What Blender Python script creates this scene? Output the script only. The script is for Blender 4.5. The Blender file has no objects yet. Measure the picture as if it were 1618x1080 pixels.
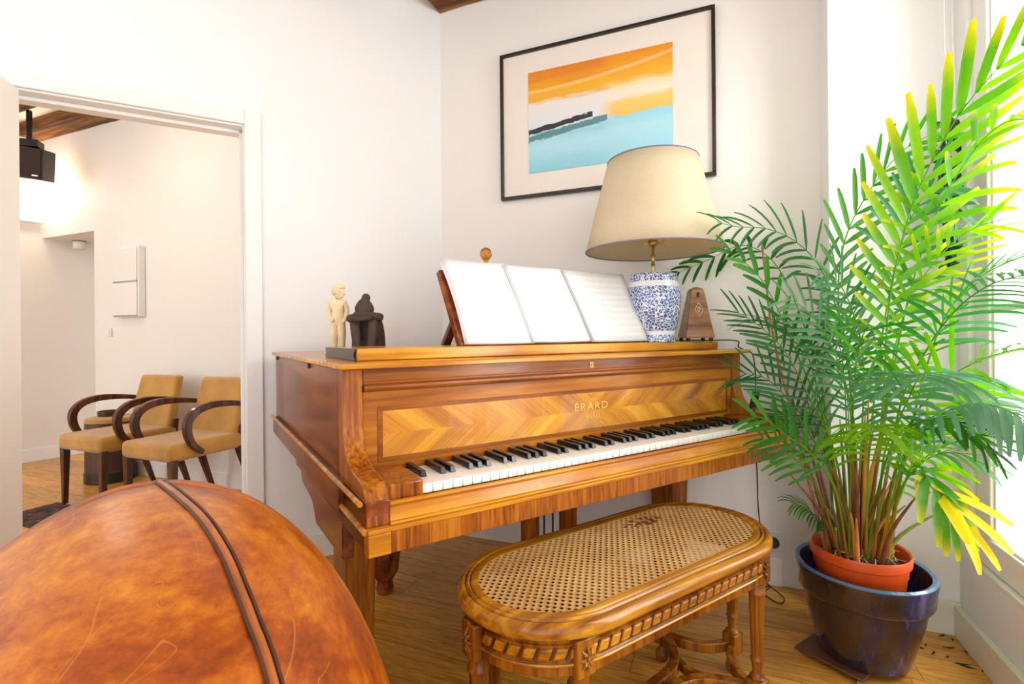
import bpy, bmesh, math, random
from mathutils import Vector, Matrix
from math import sin, cos, pi, radians as rad

scene = bpy.context.scene
COL = scene.collection
random.seed(7)

# ------------------------------------------------------------------ camera
FPX, V0, ROLL, CAMH = 787.0, 530.0, rad(-0.5), 1.045
cam_data = bpy.data.cameras.new('camera')
cam_data.sensor_fit = 'HORIZONTAL'; cam_data.sensor_width = 36.0
cam_data.lens = 36.0 * FPX / 1618.0
cam_data.shift_y = -(540.0 - V0) / 1618.0
cam_data.clip_start = 0.02
cam = bpy.data.objects.new('camera', cam_data); COL.objects.link(cam)
cam.matrix_world = Matrix.Translation((0, 0, CAMH)) @ Matrix.Rotation(pi/2, 4, 'X') @ Matrix.Rotation(ROLL, 4, 'Z')
scene.camera = cam

# ------------------------------------------------------------------ view + daylight
scene.view_settings.view_transform = 'Standard'
scene.view_settings.look = 'None'
scene.view_settings.exposure = 0.47
scene.view_settings.gamma = 1.0
scene.view_settings.use_curve_mapping = False
world = bpy.data.worlds.new('daylight'); scene.world = world; world.use_nodes = True
bg = world.node_tree.nodes['Background']
bg.inputs['Color'].default_value = (0.93, 0.97, 1.0, 1); bg.inputs['Strength'].default_value = 1.7

def area(name, loc, aim, sx, sy, power, col=(1, 1, 1)):
    l = bpy.data.lights.new(name, 'AREA'); l.shape = 'RECTANGLE'; l.size = sx; l.size_y = sy
    l.energy = power; l.color = col
    o = bpy.data.objects.new(name, l); COL.objects.link(o); o.location = loc
    o.rotation_euler = (Vector(aim) - Vector(loc)).to_track_quat('-Z', 'Y').to_euler()
    return o
# daylight just outside the french window on the right
area('window_daylight', (2.3, 0.75, 1.75), (0.0, 1.7, 1.0), 1.5, 2.3, 85, (1.0, 0.99, 0.98))
def point(name, loc, power, col, r=0.05):
    l = bpy.data.lights.new(name, 'POINT'); l.energy = power; l.color = col; l.shadow_soft_size = r
    o = bpy.data.objects.new(name, l); COL.objects.link(o); o.location = loc; return o

# ------------------------------------------------------------------ coordinates
def Q(u, v, Y):                       # point at depth Y seen at photo position u, v
    x = u - 809.0; y = v - V0
    c, s = cos(-ROLL), sin(-ROLL)
    return Vector(((x*c - y*s)/FPX*Y, Y, CAMH - (x*s + y*c)/FPX*Y))
A = rad(57.7)
PO = Vector((-0.2986, 1.0202, 0)); E1 = Vector((sin(A), cos(A), 0)); E2 = Vector((-cos(A), sin(A), 0))
PROT = pi/2 - A
def P(s, d, z): return PO + E1*s + E2*d + Vector((0, 0, z))

# ------------------------------------------------------------------ node helpers
def newmat(name):
    m = bpy.data.materials.new(name); m.use_nodes = True
    nt = m.node_tree; b = nt.nodes['Principled BSDF']
    return m, nt, b
def N(nt, t, **k):
    n = nt.nodes.new(t)
    for a, v in k.items(): setattr(n, a, v)
    return n
def setin(n, i, v):
    n.inputs[i].default_value = v
def L(nt, a, b): nt.links.new(a, b)
def ramp(nt, fac, stops):
    r = N(nt, 'ShaderNodeValToRGB'); e = r.color_ramp.elements
    while len(e) > 1: e.remove(e[-1])
    e[0].position = stops[0][0]; e[0].color = (*stops[0][1], 1)
    for p, c in stops[1:]:
        x = e.new(p); x.color = (*c, 1)
    L(nt, fac, r.inputs['Fac']); return r.outputs['Color']
def math_(nt, op, a, b=None, c=None):
    n = N(nt, 'ShaderNodeMath', operation=op)
    for i, x in enumerate((a, b, c)):
        if x is None: continue
        if isinstance(x, (int, float)): n.inputs[i].default_value = x
        else: L(nt, x, n.inputs[i])
    return n.outputs[0]
def coords(nt, scale=(1, 1, 1), rot=(0, 0, 0), kind='Object'):
    t = N(nt, 'ShaderNodeTexCoord'); m = N(nt, 'ShaderNodeMapping')
    m.inputs['Scale'].default_value = scale; m.inputs['Rotation'].default_value = rot
    L(nt, t.outputs[kind], m.inputs['Vector']); return m.outputs['Vector']
def noise(nt, vec, scale, detail=4, rough=0.55, dist=0.0, out='Fac'):
    n = N(nt, 'ShaderNodeTexNoise'); setin(n, 'Scale', scale); setin(n, 'Detail', detail)
    setin(n, 'Roughness', rough); setin(n, 'Distortion', dist)
    L(nt, vec, n.inputs['Vector']); return n.outputs[out]
def mix(nt, fac, a, b, mode='MIX'):
    n = N(nt, 'ShaderNodeMix', data_type='RGBA', blend_type=mode)
    if isinstance(fac, (int, float)): n.inputs[0].default_value = fac
    else: L(nt, fac, n.inputs[0])
    for i, x in ((6, a), (7, b)):
        if isinstance(x, tuple): n.inputs[i].default_value = (*x, 1)
        else: L(nt, x, n.inputs[i])
    return n.outputs[2]
def bump(nt, b, h, strength=0.2, dist=0.002):
    n = N(nt, 'ShaderNodeBump'); setin(n, 'Strength', strength); setin(n, 'Distance', dist)
    L(nt, h, n.inputs['Height']); L(nt, n.outputs[0], b.inputs['Normal'])

def plain(name, col, rough=0.5, metal=0.0, coat=0.0, var=0.05, nscale=8, bmp=0.0, spec=0.5):
    m, nt, b = newmat(name)
    v = coords(nt); n = noise(nt, v, nscale, 3)
    lo = tuple(max(0, c*(1-var)) for c in col); hi = tuple(min(1, c*(1+var)) for c in col)
    L(nt, ramp(nt, n, [(0.3, lo), (0.7, hi)]), b.inputs['Base Color'])
    setin(b, 'Roughness', rough); setin(b, 'Metallic', metal); setin(b, 'Coat Weight', coat)
    setin(b, 'Specular IOR Level', spec)
    if bmp: bump(nt, b, noise(nt, v, nscale*6, 4), bmp)
    return m
def wood(name, dark, mid, light, axis='x', rough=0.32, coat=0.35, fine=60, cs=1.0, blot=3.0):
    m, nt, b = newmat(name)
    f = {'x': (0.06, 1, 1), 'y': (1, 0.06, 1), 'z': (1, 1, 0.06)}[axis]
    v = coords(nt, f)
    n1 = noise(nt, v, fine*cs, 5, 0.6, 0.4)
    n2 = noise(nt, v, 9*cs, 3, 0.5, 1.5)
    n3 = noise(nt, coords(nt), blot, 2)
    a = math_(nt, 'MULTIPLY', n1, 0.5); a = math_(nt, 'MULTIPLY_ADD', n2, 0.35, a); a = math_(nt, 'MULTIPLY_ADD', n3, 0.25, a)
    L(nt, ramp(nt, a, [(0.43, dark), (0.54, mid), (0.64, light)]), b.inputs['Base Color'])
    setin(b, 'Roughness', rough); setin(b, 'Coat Weight', coat*0.5); setin(b, 'Coat Roughness', 0.12); setin(b, 'Specular IOR Level', 0.3)
    return m

# ------------------------------------------------------------------ materials
M = {}
M['wall'] = plain('white_wall_paint', (0.87, 0.87, 0.87), 0.6, var=0.012, nscale=2.5, bmp=0.05, spec=0.3)
M['wall_warm'] = plain('warm_white_wall_paint', (0.83, 0.80, 0.765), 0.6, var=0.012, nscale=2.5, bmp=0.05, spec=0.3)
M['ceil'] = plain('ceiling_paint', (0.84, 0.82, 0.78), 0.7, var=0.02, spec=0.2)
M['trim'] = plain('white_gloss_trim', (0.87, 0.865, 0.85), 0.3, var=0.01)
M['trim_cream'] = plain('cream_gloss_trim', (0.80, 0.78, 0.68), 0.35, var=0.03)
M['door'] = plain('cream_door_paint', (0.95, 0.89, 0.81), 0.4, var=0.01)
M['beam'] = wood('old_oak_beam', (0.025, 0.009, 0.003), (0.13, 0.048, 0.014), (0.30, 0.14, 0.045), 'x', 0.8, 0.0, 22)
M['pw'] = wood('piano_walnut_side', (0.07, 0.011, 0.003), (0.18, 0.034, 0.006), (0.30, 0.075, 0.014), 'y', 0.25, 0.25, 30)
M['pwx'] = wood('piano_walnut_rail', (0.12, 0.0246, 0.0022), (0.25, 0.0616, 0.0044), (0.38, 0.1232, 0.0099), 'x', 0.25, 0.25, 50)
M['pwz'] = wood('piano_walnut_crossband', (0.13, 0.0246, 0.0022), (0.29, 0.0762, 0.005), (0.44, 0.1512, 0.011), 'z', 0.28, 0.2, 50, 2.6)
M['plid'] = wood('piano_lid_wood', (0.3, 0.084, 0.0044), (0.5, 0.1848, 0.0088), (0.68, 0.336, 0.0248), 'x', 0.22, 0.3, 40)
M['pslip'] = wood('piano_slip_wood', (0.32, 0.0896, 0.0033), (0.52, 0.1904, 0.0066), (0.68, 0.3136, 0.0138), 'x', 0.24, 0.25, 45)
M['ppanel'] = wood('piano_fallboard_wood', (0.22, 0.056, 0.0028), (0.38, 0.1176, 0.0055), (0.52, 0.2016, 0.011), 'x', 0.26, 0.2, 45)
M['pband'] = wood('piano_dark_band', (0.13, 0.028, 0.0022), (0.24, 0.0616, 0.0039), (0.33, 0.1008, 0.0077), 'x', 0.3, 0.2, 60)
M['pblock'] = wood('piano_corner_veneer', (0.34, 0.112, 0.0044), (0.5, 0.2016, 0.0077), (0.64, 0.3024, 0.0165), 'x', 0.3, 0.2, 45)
M['pdark'] = plain('dark_stained_wood', (0.05, 0.014, 0.007), 0.3, coat=0.4, var=0.3, nscale=20)
M['bench'] = wood('bench_beech', (0.07, 0.0153, 0.0015), (0.19, 0.0531, 0.0035), (0.35, 0.1298, 0.009), 'z', 0.25, 0.3, 40)
M['bench_rail'] = wood('bench_rim_wood', (0.15, 0.0413, 0.0025), (0.34, 0.1239, 0.006), (0.54, 0.2596, 0.016), 'x', 0.22, 0.35, 40)
M['carve'] = plain('carving_painted_shadow', (0.07, 0.018, 0.006), 0.4, var=0.4, nscale=60)  # shadow between the carvings, put into a dark colour
M['white_key'] = plain('ivory_key', (0.86, 0.84, 0.78), 0.25, var=0.02)
M['black_key'] = plain('ebony_key', (0.012, 0.011, 0.012), 0.18, var=0.2)
M['black'] = plain('black_lacquer', (0.012, 0.011, 0.012), 0.25, var=0.2)
M['brass'] = plain('aged_brass', (0.45, 0.31, 0.10), 0.32, 1.0, var=0.25, nscale=30)
M['gold'] = plain('gold_leaf_letters', (0.80, 0.56, 0.14), 0.35, 0.7)
M['chairwood'] = wood('chair_dark_wood', (0.022, 0.007, 0.005), (0.06, 0.016, 0.008), (0.13, 0.04, 0.015), 'z', 0.2, 0.6, 30)
M['velvet'] = plain('ochre_velvet', (0.50, 0.25, 0.045), 0.75, var=0.25, nscale=5, bmp=0.15)
M['velvet'].node_tree.nodes['Principled BSDF'].inputs['Sheen Weight'].default_value = 0.35
M['speaker'] = plain('brown_black_speaker', (0.022, 0.010, 0.007), 0.45, var=0.2)
M['plastic'] = plain('white_plastic', (0.82, 0.80, 0.76), 0.35, var=0.01)
M['terra'] = plain('orange_plastic_pot', (0.60, 0.075, 0.008), 0.4, var=0.12, nscale=6)
M['cord'] = plain('brown_cable_sheath', (0.05, 0.03, 0.015), 0.5)
M['cordw'] = plain('white_cord', (0.80, 0.78, 0.73), 0.6)
M['board'] = plain('dark_board', (0.13, 0.05, 0.02), 0.45, var=0.2)
M['metal'] = plain('bright_metal', (0.75, 0.74, 0.72), 0.3, 1.0)
M['clay'] = plain('dark_fired_clay', (0.060, 0.032, 0.022), 0.75, var=0.35, nscale=30, bmp=0.5)
M['cream_clay'] = plain('cream_plaster_figure', (0.80, 0.62, 0.38), 0.6, var=0.12, nscale=25, bmp=0.3)
M['doll'] = plain('orange_boxwood', (0.62, 0.24, 0.04), 0.4, var=0.15, nscale=20)
M['dropping'] = plain('dry_leaf_scrap', (0.035, 0.018, 0.010), 0.8, var=0.4)
M['straw'] = plain('dry_fibre', (0.42, 0.27, 0.12), 0.8, var=0.4, nscale=40)
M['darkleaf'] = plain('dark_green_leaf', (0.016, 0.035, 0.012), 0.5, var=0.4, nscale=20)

def mat_paper():
    m, nt, b = newmat('printed_score_paper')
    v = N(nt, 'ShaderNodeTexCoord'); s = N(nt, 'ShaderNodeSeparateXYZ'); L(nt, v.outputs['UV'], s.inputs[0])
    y = math_(nt, 'MULTIPLY', s.outputs['Y'], 11.0)
    fr = math_(nt, 'FRACT', y)
    band = math_(nt, 'LESS_THAN', math_(nt, 'ABSOLUTE', math_(nt, 'SUBTRACT', fr, 0.5)), 0.26)
    ln = math_(nt, 'GREATER_THAN', math_(nt, 'FRACT', math_(nt, 'MULTIPLY', fr, 9.5)), 0.8)
    inx = math_(nt, 'LESS_THAN', math_(nt, 'ABSOLUTE', math_(nt, 'SUBTRACT', s.outputs['X'], 0.5)), 0.43)
    iny = math_(nt, 'LESS_THAN', math_(nt, 'ABSOLUTE', math_(nt, 'SUBTRACT', s.outputs['Y'], 0.5)), 0.45)
    k = math_(nt, 'MULTIPLY', math_(nt, 'MULTIPLY', band, ln), math_(nt, 'MULTIPLY', inx, iny))
    nv = N(nt, 'ShaderNodeMapping'); nv.inputs['Scale'].default_value = (60, 44, 1); L(nt, v.outputs['UV'], nv.inputs['Vector'])
    nn = math_(nt, 'GREATER_THAN', noise(nt, nv.outputs[0], 1.0, 2), 0.62)
    k2 = math_(nt, 'MULTIPLY', nn, math_(nt, 'MULTIPLY', band, math_(nt, 'MULTIPLY', inx, iny)))
    k = math_(nt, 'MAXIMUM', math_(nt, 'MULTIPLY', k, 0.40), math_(nt, 'MULTIPLY', k2, 0.30))
    L(nt, mix(nt, k, (0.77, 0.77, 0.78), (0.2, 0.2, 0.24)), b.inputs['Base Color'])
    setin(b, 'Roughness', 0.7); return m
M['paper'] = mat_paper()
M['page_edge'] = plain('paper_edges', (0.70, 0.66, 0.58), 0.8, var=0.15, nscale=50)

def mat_cane():
    m, nt, b = newmat('woven_cane')
    t = N(nt, 'ShaderNodeTexCoord'); s = N(nt, 'ShaderNodeSeparateXYZ'); L(nt, t.outputs['Object'], s.inputs[0])
    k = 2*pi/0.0205
    cx = math_(nt, 'COSINE', math_(nt, 'MULTIPLY', s.outputs['X'], k)); cy = math_(nt, 'COSINE', math_(nt, 'MULTIPLY', s.outputs['Y'], k))
    pr = math_(nt, 'MULTIPLY', cx, cy)
    hole = math_(nt, 'GREATER_THAN', pr, 0.42)
    strand = math_(nt, 'ABSOLUTE', math_(nt, 'SINE', math_(nt, 'MULTIPLY', math_(nt, 'ADD', s.outputs['X'], s.outputs['Y']), k*2)))
    n = noise(nt, coords(nt), 7, 3)
    base = ramp(nt, n, [(0.3, (0.42, 0.22, 0.07)), (0.7, (0.66, 0.42, 0.165))])
    base = mix(nt, math_(nt, 'MULTIPLY', strand, 0.35), base, (0.36, 0.20, 0.07))
    # worn reddish patch near the far edge
    vx = math_(nt, 'SUBTRACT', s.outputs['X'], 0.16); vy = math_(nt, 'SUBTRACT', s.outputs['Y'], 0.10)
    d = math_(nt, 'ADD', math_(nt, 'POWER', math_(nt, 'DIVIDE', vx, 0.075), 2), math_(nt, 'POWER', math_(nt, 'DIVIDE', vy, 0.028), 2))
    w = math_(nt, 'MULTIPLY', math_(nt, 'LESS_THAN', d, 1.0), math_(nt, 'GREATER_THAN', noise(nt, coords(nt), 70, 2), 0.5))
    base = mix(nt, w, base, (0.16, 0.035, 0.012))
    L(nt, base, b.inputs['Base Color']); setin(b, 'Roughness', 0.7); setin(b, 'Specular IOR Level', 0.15)
    tr = N(nt, 'ShaderNodeBsdfTransparent'); mx = N(nt, 'ShaderNodeMixShader')
    L(nt, hole, mx.inputs[0]); L(nt, b.outputs[0], mx.inputs[1]); L(nt, tr.outputs[0], mx.inputs[2])
    L(nt, mx.outputs[0], nt.nodes['Material Output'].inputs['Surface'])
    bump(nt, b, pr, 0.5, 0.002)
    return m
M['cane'] = mat_cane()

def mat_leather():
    m, nt, b = newmat('worn_tan_leather')
    v = coords(nt)
    n1 = noise(nt, v, 2.3, 5, 0.6, 0.4); n2 = noise(nt, coords(nt, (1, 1, 2.5)), 40, 5, 0.75)
    a = math_(nt, 'ADD', math_(nt, 'MULTIPLY', n1, 0.95), math_(nt, 'MULTIPLY', n2, 0.25))
    c = ramp(nt, a, [(0.46, (0.14, 0.020, 0.002)), (0.56, (0.36, 0.068, 0.003)), (0.63, (0.54, 0.150, 0.005)), (0.74, (0.80, 0.36, 0.014))])
    l1 = math_(nt, 'LESS_THAN', math_(nt, 'ABSOLUTE', math_(nt, 'SUBTRACT', noise(nt, coords(nt, (1, 0.6, 1), (0.4, 0.7, 0.3)), 3.4, 1.5, 0.5, 0.7), 0.5)), 0.0022)
    l2 = math_(nt, 'LESS_THAN', math_(nt, 'ABSOLUTE', math_(nt, 'SUBTRACT', noise(nt, coords(nt, (1, 1, 0.5), (0.9, 0.2, 1.3)), 4.6, 2, 0.5, 0.9), 0.52)), 0.0020)
    sc = math_(nt, 'MULTIPLY', math_(nt, 'MAXIMUM', l1, l2), math_(nt, 'GREATER_THAN', noise(nt, v, 6, 2), 0.5))
    c = mix(nt, math_(nt, 'MULTIPLY', sc, 0.28), c, (0.70, 0.33, 0.06))
    L(nt, c, b.inputs['Base Color'])
    setin(b, 'Roughness', 0.36); setin(b, 'Specular IOR Level', 0.4); setin(b, 'Coat Weight', 0.06); setin(b, 'Coat Roughness', 0.3)
    bump(nt, b, noise(nt, v, 90, 4, 0.6), 0.12, 0.001)
    return m
M['leather'] = mat_leather()
M['seam'] = plain('dark_leather_groove', (0.07, 0.022, 0.012), 0.5, var=0.3, nscale=40)
M['piping'] = plain('tan_leather_piping', (0.40, 0.105, 0.015), 0.4, var=0.3, nscale=15, coat=0.2)

def mat_vase():
    m, nt, b = newmat('blue_white_porcelain')
    t = N(nt, 'ShaderNodeTexCoord'); s = N(nt, 'ShaderNodeSeparateXYZ'); L(nt, t.outputs['Object'], s.inputs[0])
    vor = N(nt, 'ShaderNodeTexVoronoi', feature='DISTANCE_TO_EDGE'); setin(vor, 'Scale', 88.0)
    L(nt, mix(nt, 0.02, t.outputs['Object'], noise(nt, t.outputs['Object'], 40, 3, 0.6, 0, 'Color')), vor.inputs['Vector'])
    f = math_(nt, 'GREATER_THAN', vor.outputs['Distance'], 0.075)
    n = math_(nt, 'GREATER_THAN', noise(nt, t.outputs['Object'], 75, 3), 0.38)
    k = math_(nt, 'MULTIPLY', f, n)
    v2 = N(nt, 'ShaderNodeTexVoronoi', feature='F1'); setin(v2, 'Scale', 16.0); L(nt, t.outputs['Object'], v2.inputs['Vector'])
    fl = math_(nt, 'LESS_THAN', v2.outputs['Distance'], 0.26)
    z = s.outputs['Z']
    def band(a, c): return math_(nt, 'MULTIPLY', math_(nt, 'GREATER_THAN', z, a), math_(nt, 'LESS_THAN', z, c))
    wb = math_(nt, 'ADD', band(0.215, 0.236), band(0.028, 0.043))
    k = math_(nt, 'MULTIPLY', k, math_(nt, 'SUBTRACT', 1.0, math_(nt, 'MULTIPLY', wb, 0.93)))
    c = mix(nt, k, (0.80, 0.83, 0.86), mix(nt, fl, (0.04, 0.10, 0.34), (0.02, 0.10, 0.46)))
    L(nt, c, b.inputs['Base Color']); setin(b, 'Roughness', 0.12); setin(b, 'Coat Weight', 0.6)
    return m
M['vase'] = mat_vase()

def mat_shade():
    m, nt, b = newmat('cream_parchment_shade')
    v = coords(nt, (1, 1, 1)); n = noise(nt, v, 60, 2)
    L(nt, ramp(nt, n, [(0.3, (0.80, 0.70, 0.50)), (0.7, (0.85, 0.75, 0.55))]), b.inputs['Base Color'])
    setin(b, 'Roughness', 0.7)
    tr = N(nt, 'ShaderNodeBsdfTranslucent'); setin(tr, 'Color', (0.86, 0.72, 0.46, 1))
    mx = N(nt, 'ShaderNodeMixShader'); setin(mx, 0, 0.3)
    L(nt, b.outputs[0], mx.inputs[1]); L(nt, tr.outputs[0], mx.inputs[2])
    L(nt, mx.outputs[0], nt.nodes['Material Output'].inputs['Surface']); return m
M['shade'] = mat_shade()
M['shade_trim'] = plain('grey_violet_ribbon', (0.20, 0.17, 0.25), 0.6)

def mat_potglaze():
    m, nt, b = newmat('dark_blue_brown_glaze')
    v = coords(nt, (1, 1, 0.5)); n1 = noise(nt, v, 6, 4, 0.6, 0.8); n2 = noise(nt, coords(nt, (6, 6, 0.7)), 9, 4)
    a = math_(nt, 'ADD', math_(nt, 'MULTIPLY', n1, 0.7), math_(nt, 'MULTIPLY', n2, 0.3))
    c = ramp(nt, a, [(0.36, (0.008, 0.008, 0.012)), (0.47, (0.035, 0.018, 0.012)), (0.56, (0.012, 0.014, 0.06)), (0.66, (0.12, 0.09, 0.26))])
    t = N(nt, 'ShaderNodeTexCoord'); s = N(nt, 'ShaderNodeSeparateXYZ'); L(nt, t.outputs['Object'], s.inputs[0])
    rimm = math_(nt, 'GREATER_THAN', s.outputs['Z'], 0.2775)
    c = mix(nt, math_(nt, 'MULTIPLY', rimm, 0.75), c, (0.08, 0.20, 0.36))
    L(nt, c, b.inputs['Base Color']); setin(b, 'Roughness', 0.16); setin(b, 'Coat Weight', 0.5); return m
M['potglaze'] = mat_potglaze()

def mat_leaf():
    m, nt, b = newmat('palm_leaf')
    at = N(nt, 'ShaderNodeAttribute', attribute_name='tone')
    n = noise(nt, coords(nt), 45, 3)
    c = mix(nt, math_(nt, 'MULTIPLY', n, 0.25), at.outputs['Color'], (0.02, 0.05, 0.01))
    L(nt, c, b.inputs['Base Color']); setin(b, 'Roughness', 0.36); setin(b, 'Specular IOR Level', 0.25)
    tr = N(nt, 'ShaderNodeBsdfTranslucent')
    hs = N(nt, 'ShaderNodeHueSaturation'); setin(hs, 'Value', 2.0); setin(hs, 'Saturation', 1.05); L(nt, c, hs.inputs['Color'])
    L(nt, hs.outputs[0], tr.inputs['Color'])
    mx = N(nt, 'ShaderNodeMixShader'); setin(mx, 0, 0.42)
    L(nt, b.outputs[0], mx.inputs[1]); L(nt, tr.outputs[0], mx.inputs[2])
    L(nt, mx.outputs[0], nt.nodes['Material Output'].inputs['Surface']); return m
M['leaf'] = mat_leaf()

def mat_soil():
    m, nt, b = newmat('potting_soil')
    n = noise(nt, coords(nt), 60, 5, 0.7)
    L(nt, ramp(nt, n, [(0.35, (0.012, 0.006, 0.004)), (0.55, (0.06, 0.03, 0.015)), (0.7, (0.25, 0.14, 0.07))]), b.inputs['Base Color'])
    setin(b, 'Roughness', 0.95); bump(nt, b, n, 1.0, 0.01); return m
M['soil'] = mat_soil()

def mat_floor():
    m, nt, b = newmat('oak_parquet')
    at = N(nt, 'ShaderNodeAttribute', attribute_name='tone')
    uv = N(nt, 'ShaderNodeTexCoord'); mp = N(nt, 'ShaderNodeMapping'); mp.inputs['Scale'].default_value = (1.2, 14, 1)
    L(nt, uv.outputs['UV'], mp.inputs['Vector'])
    n1 = noise(nt, mp.outputs[0], 5, 5, 0.62, 1.2)
    mp2 = N(nt, 'ShaderNodeMapping'); mp2.inputs['Scale'].default_value = (3, 60, 1); L(nt, uv.outputs['UV'], mp2.inputs['Vector'])
    n2 = noise(nt, mp2.outputs[0], 5, 3)
    a = math_(nt, 'ADD', math_(nt, 'MULTIPLY', n1, 0.65), math_(nt, 'MULTIPLY', n2, 0.35))
    c = ramp(nt, a, [(0.34, (0.40, 0.150, 0.014)), (0.48, (0.70, 0.32, 0.038)), (0.62, (0.86, 0.48, 0.085))])
    c = mix(nt, 1.0, c, at.outputs['Color'], 'MULTIPLY')
    L(nt, c, b.inputs['Base Color']); setin(b, 'Roughness', 0.38); setin(b, 'Coat Weight', 0.25); setin(b, 'Coat Roughness', 0.25)
    bump(nt, b, n2, 0.1, 0.001); return m
M['floor'] = mat_floor()

def mat_marquetry(x0, x1, zc):
    m, nt, b = newmat('chevron_marquetry')
    t = N(nt, 'ShaderNodeTexCoord'); s = N(nt, 'ShaderNodeSeparateXYZ'); L(nt, t.outputs['Object'], s.inputs[0])
    wdt = (x1 - x0)
    tri = math_(nt, 'ABSOLUTE', math_(nt, 'SUBTRACT', s.outputs['X'], 0.79))
    az = math_(nt, 'ABSOLUTE', math_(nt, 'SUBTRACT', s.outputs['Z'], zc))
    c = math_(nt, 'SUBTRACT', tri, math_(nt, 'MULTIPLY', az, 1.3))
    up = math_(nt, 'GREATER_THAN', s.outputs['Z'], zc)
    cb = N(nt, 'ShaderNodeCombineXYZ'); L(nt, c, cb.inputs[0]); L(nt, math_(nt, 'MULTIPLY', up, 3.0), cb.inputs[1])
    L(nt, math_(nt, 'MULTIPLY', math_(nt, 'ADD', s.outputs['X'], az), 0.05), cb.inputs[2])
    n1 = noise(nt, cb.outputs[0], 300, 4, 0.7)
    n2 = noise(nt, cb.outputs[0], 11, 2, 0.5)
    a = math_(nt, 'ADD', math_(nt, 'MULTIPLY', n1, 0.5), math_(nt, 'MULTIPLY', n2, 0.5))
    col = ramp(nt, a, [(0.36, (0.24, 0.06, 0.004)), (0.48, (0.52, 0.19, 0.007)), (0.62, (0.78, 0.37, 0.022))])
    L(nt, col, b.inputs['Base Color']); setin(b, 'Roughness', 0.25); setin(b, 'Coat Weight', 0.5); return m
M['marq'] = mat_marquetry(0.09, 1.50, 0.80)

def mat_painting(w, h):
    m, nt, b = newmat('abstract_seascape_print')
    t = N(nt, 'ShaderNodeTexCoord'); s = N(nt, 'ShaderNodeSeparateXYZ'); L(nt, t.outputs['Object'], s.inputs[0])
    X = math_(nt, 'DIVIDE', s.outputs['X'], w); Z = math_(nt, 'DIVIDE', s.outputs['Z'], h)
    cb = N(nt, 'ShaderNodeCombineXYZ'); L(nt, math_(nt, 'MULTIPLY', X, 1.4), cb.inputs[0]); L(nt, math_(nt, 'MULTIPLY', Z, 5.0), cb.inputs[2])
    nz = noise(nt, cb.outputs[0], 3.0, 5, 0.6, 0.5)
    fine = noise(nt, cb.outputs[0], 9.0, 5, 0.7)
    zz = math_(nt, 'ADD', Z, math_(nt, 'MULTIPLY', math_(nt, 'SUBTRACT', nz, 0.5), 0.16))
    zz = math_(nt, 'SUBTRACT', zz, math_(nt, 'MULTIPLY', math_(nt, 'SUBTRACT', X, 0.5), -0.02))
    left = ramp(nt, zz, [(0.0, (0.25, 0.58, 0.72)), (0.24, (0.42, 0.72, 0.83)), (0.36, (0.30, 0.62, 0.74)), (0.42, (0.62, 0.72, 0.76)),
                         (0.50, (0.74, 0.75, 0.76)), (0.66, (0.78, 0.76, 0.70)), (0.71, (0.80, 0.42, 0.05)), (0.80, (0.86, 0.42, 0.01)), (0.90, (0.76, 0.26, 0.02)), (1.0, (0.72, 0.21, 0.015))])
    right = ramp(nt, zz, [(0.0, (0.30, 0.64, 0.76)), (0.30, (0.42, 0.72, 0.82)), (0.425, (0.30, 0.66, 0.80)), (0.435, (0.84, 0.52, 0.12)),
                          (0.56, (0.88, 0.58, 0.16)), (0.62, (0.80, 0.76, 0.62)), (0.70, (0.84, 0.70, 0.44)), (0.76, (0.86, 0.44, 0.03)), (1.0, (0.76, 0.28, 0.01))])
    sm = N(nt, 'ShaderNodeMapRange'); sm.interpolation_type = 'SMOOTHSTEP'; setin(sm, 1, 0.50); setin(sm, 2, 0.64); L(nt, math_(nt, 'ADD', X, math_(nt, 'MULTIPLY', math_(nt, 'SUBTRACT', fine, 0.5), 0.1)), sm.inputs[0])
    c = mix(nt, sm.outputs[0], left, right)
    # teal headland and black stroke on the left half
    zl = math_(nt, 'SUBTRACT', Z, math_(nt, 'ADD', 0.36, math_(nt, 'MULTIPLY', X, 0.17)))
    zl = math_(nt, 'ADD', zl, math_(nt, 'MULTIPLY', math_(nt, 'SUBTRACT', fine, 0.5), 0.08))
    def band(a, c_, xm):
        k = math_(nt, 'MULTIPLY', math_(nt, 'GREATER_THAN', zl, a), math_(nt, 'LESS_THAN', zl, c_))
        return math_(nt, 'MULTIPLY', k, math_(nt, 'LESS_THAN', X, xm))
    c = mix(nt, band(-0.055, 0.005, 0.57), c, (0.10, 0.25, 0.28))
    c = mix(nt, band(0.02, 0.07, 0.47), c, (0.030, 0.025, 0.035))
    # pale diagonal scratches in the varnish
    dg = math_(nt, 'ABSOLUTE', math_(nt, 'SUBTRACT', Z, math_(nt, 'ADD', 0.80, math_(nt, 'MULTIPLY', math_(nt, 'POWER', X, 2.0), 0.13))))
    c = mix(nt, math_(nt, 'MULTIPLY', math_(nt, 'LESS_THAN', dg, 0.018), 0.22), c, (0.95, 0.85, 0.6))
    L(nt, c, b.inputs['Base Color']); setin(b, 'Roughness', 0.35); return m
M['paint'] = mat_painting(0.68, 0.495)
M['mat_board'] = plain('cream_mount_board', (0.80, 0.735, 0.66), 0.6, var=0.03, nscale=6)
M['frame'] = plain('dark_brown_frame', (0.022, 0.014, 0.010), 0.3, var=0.3)

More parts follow.
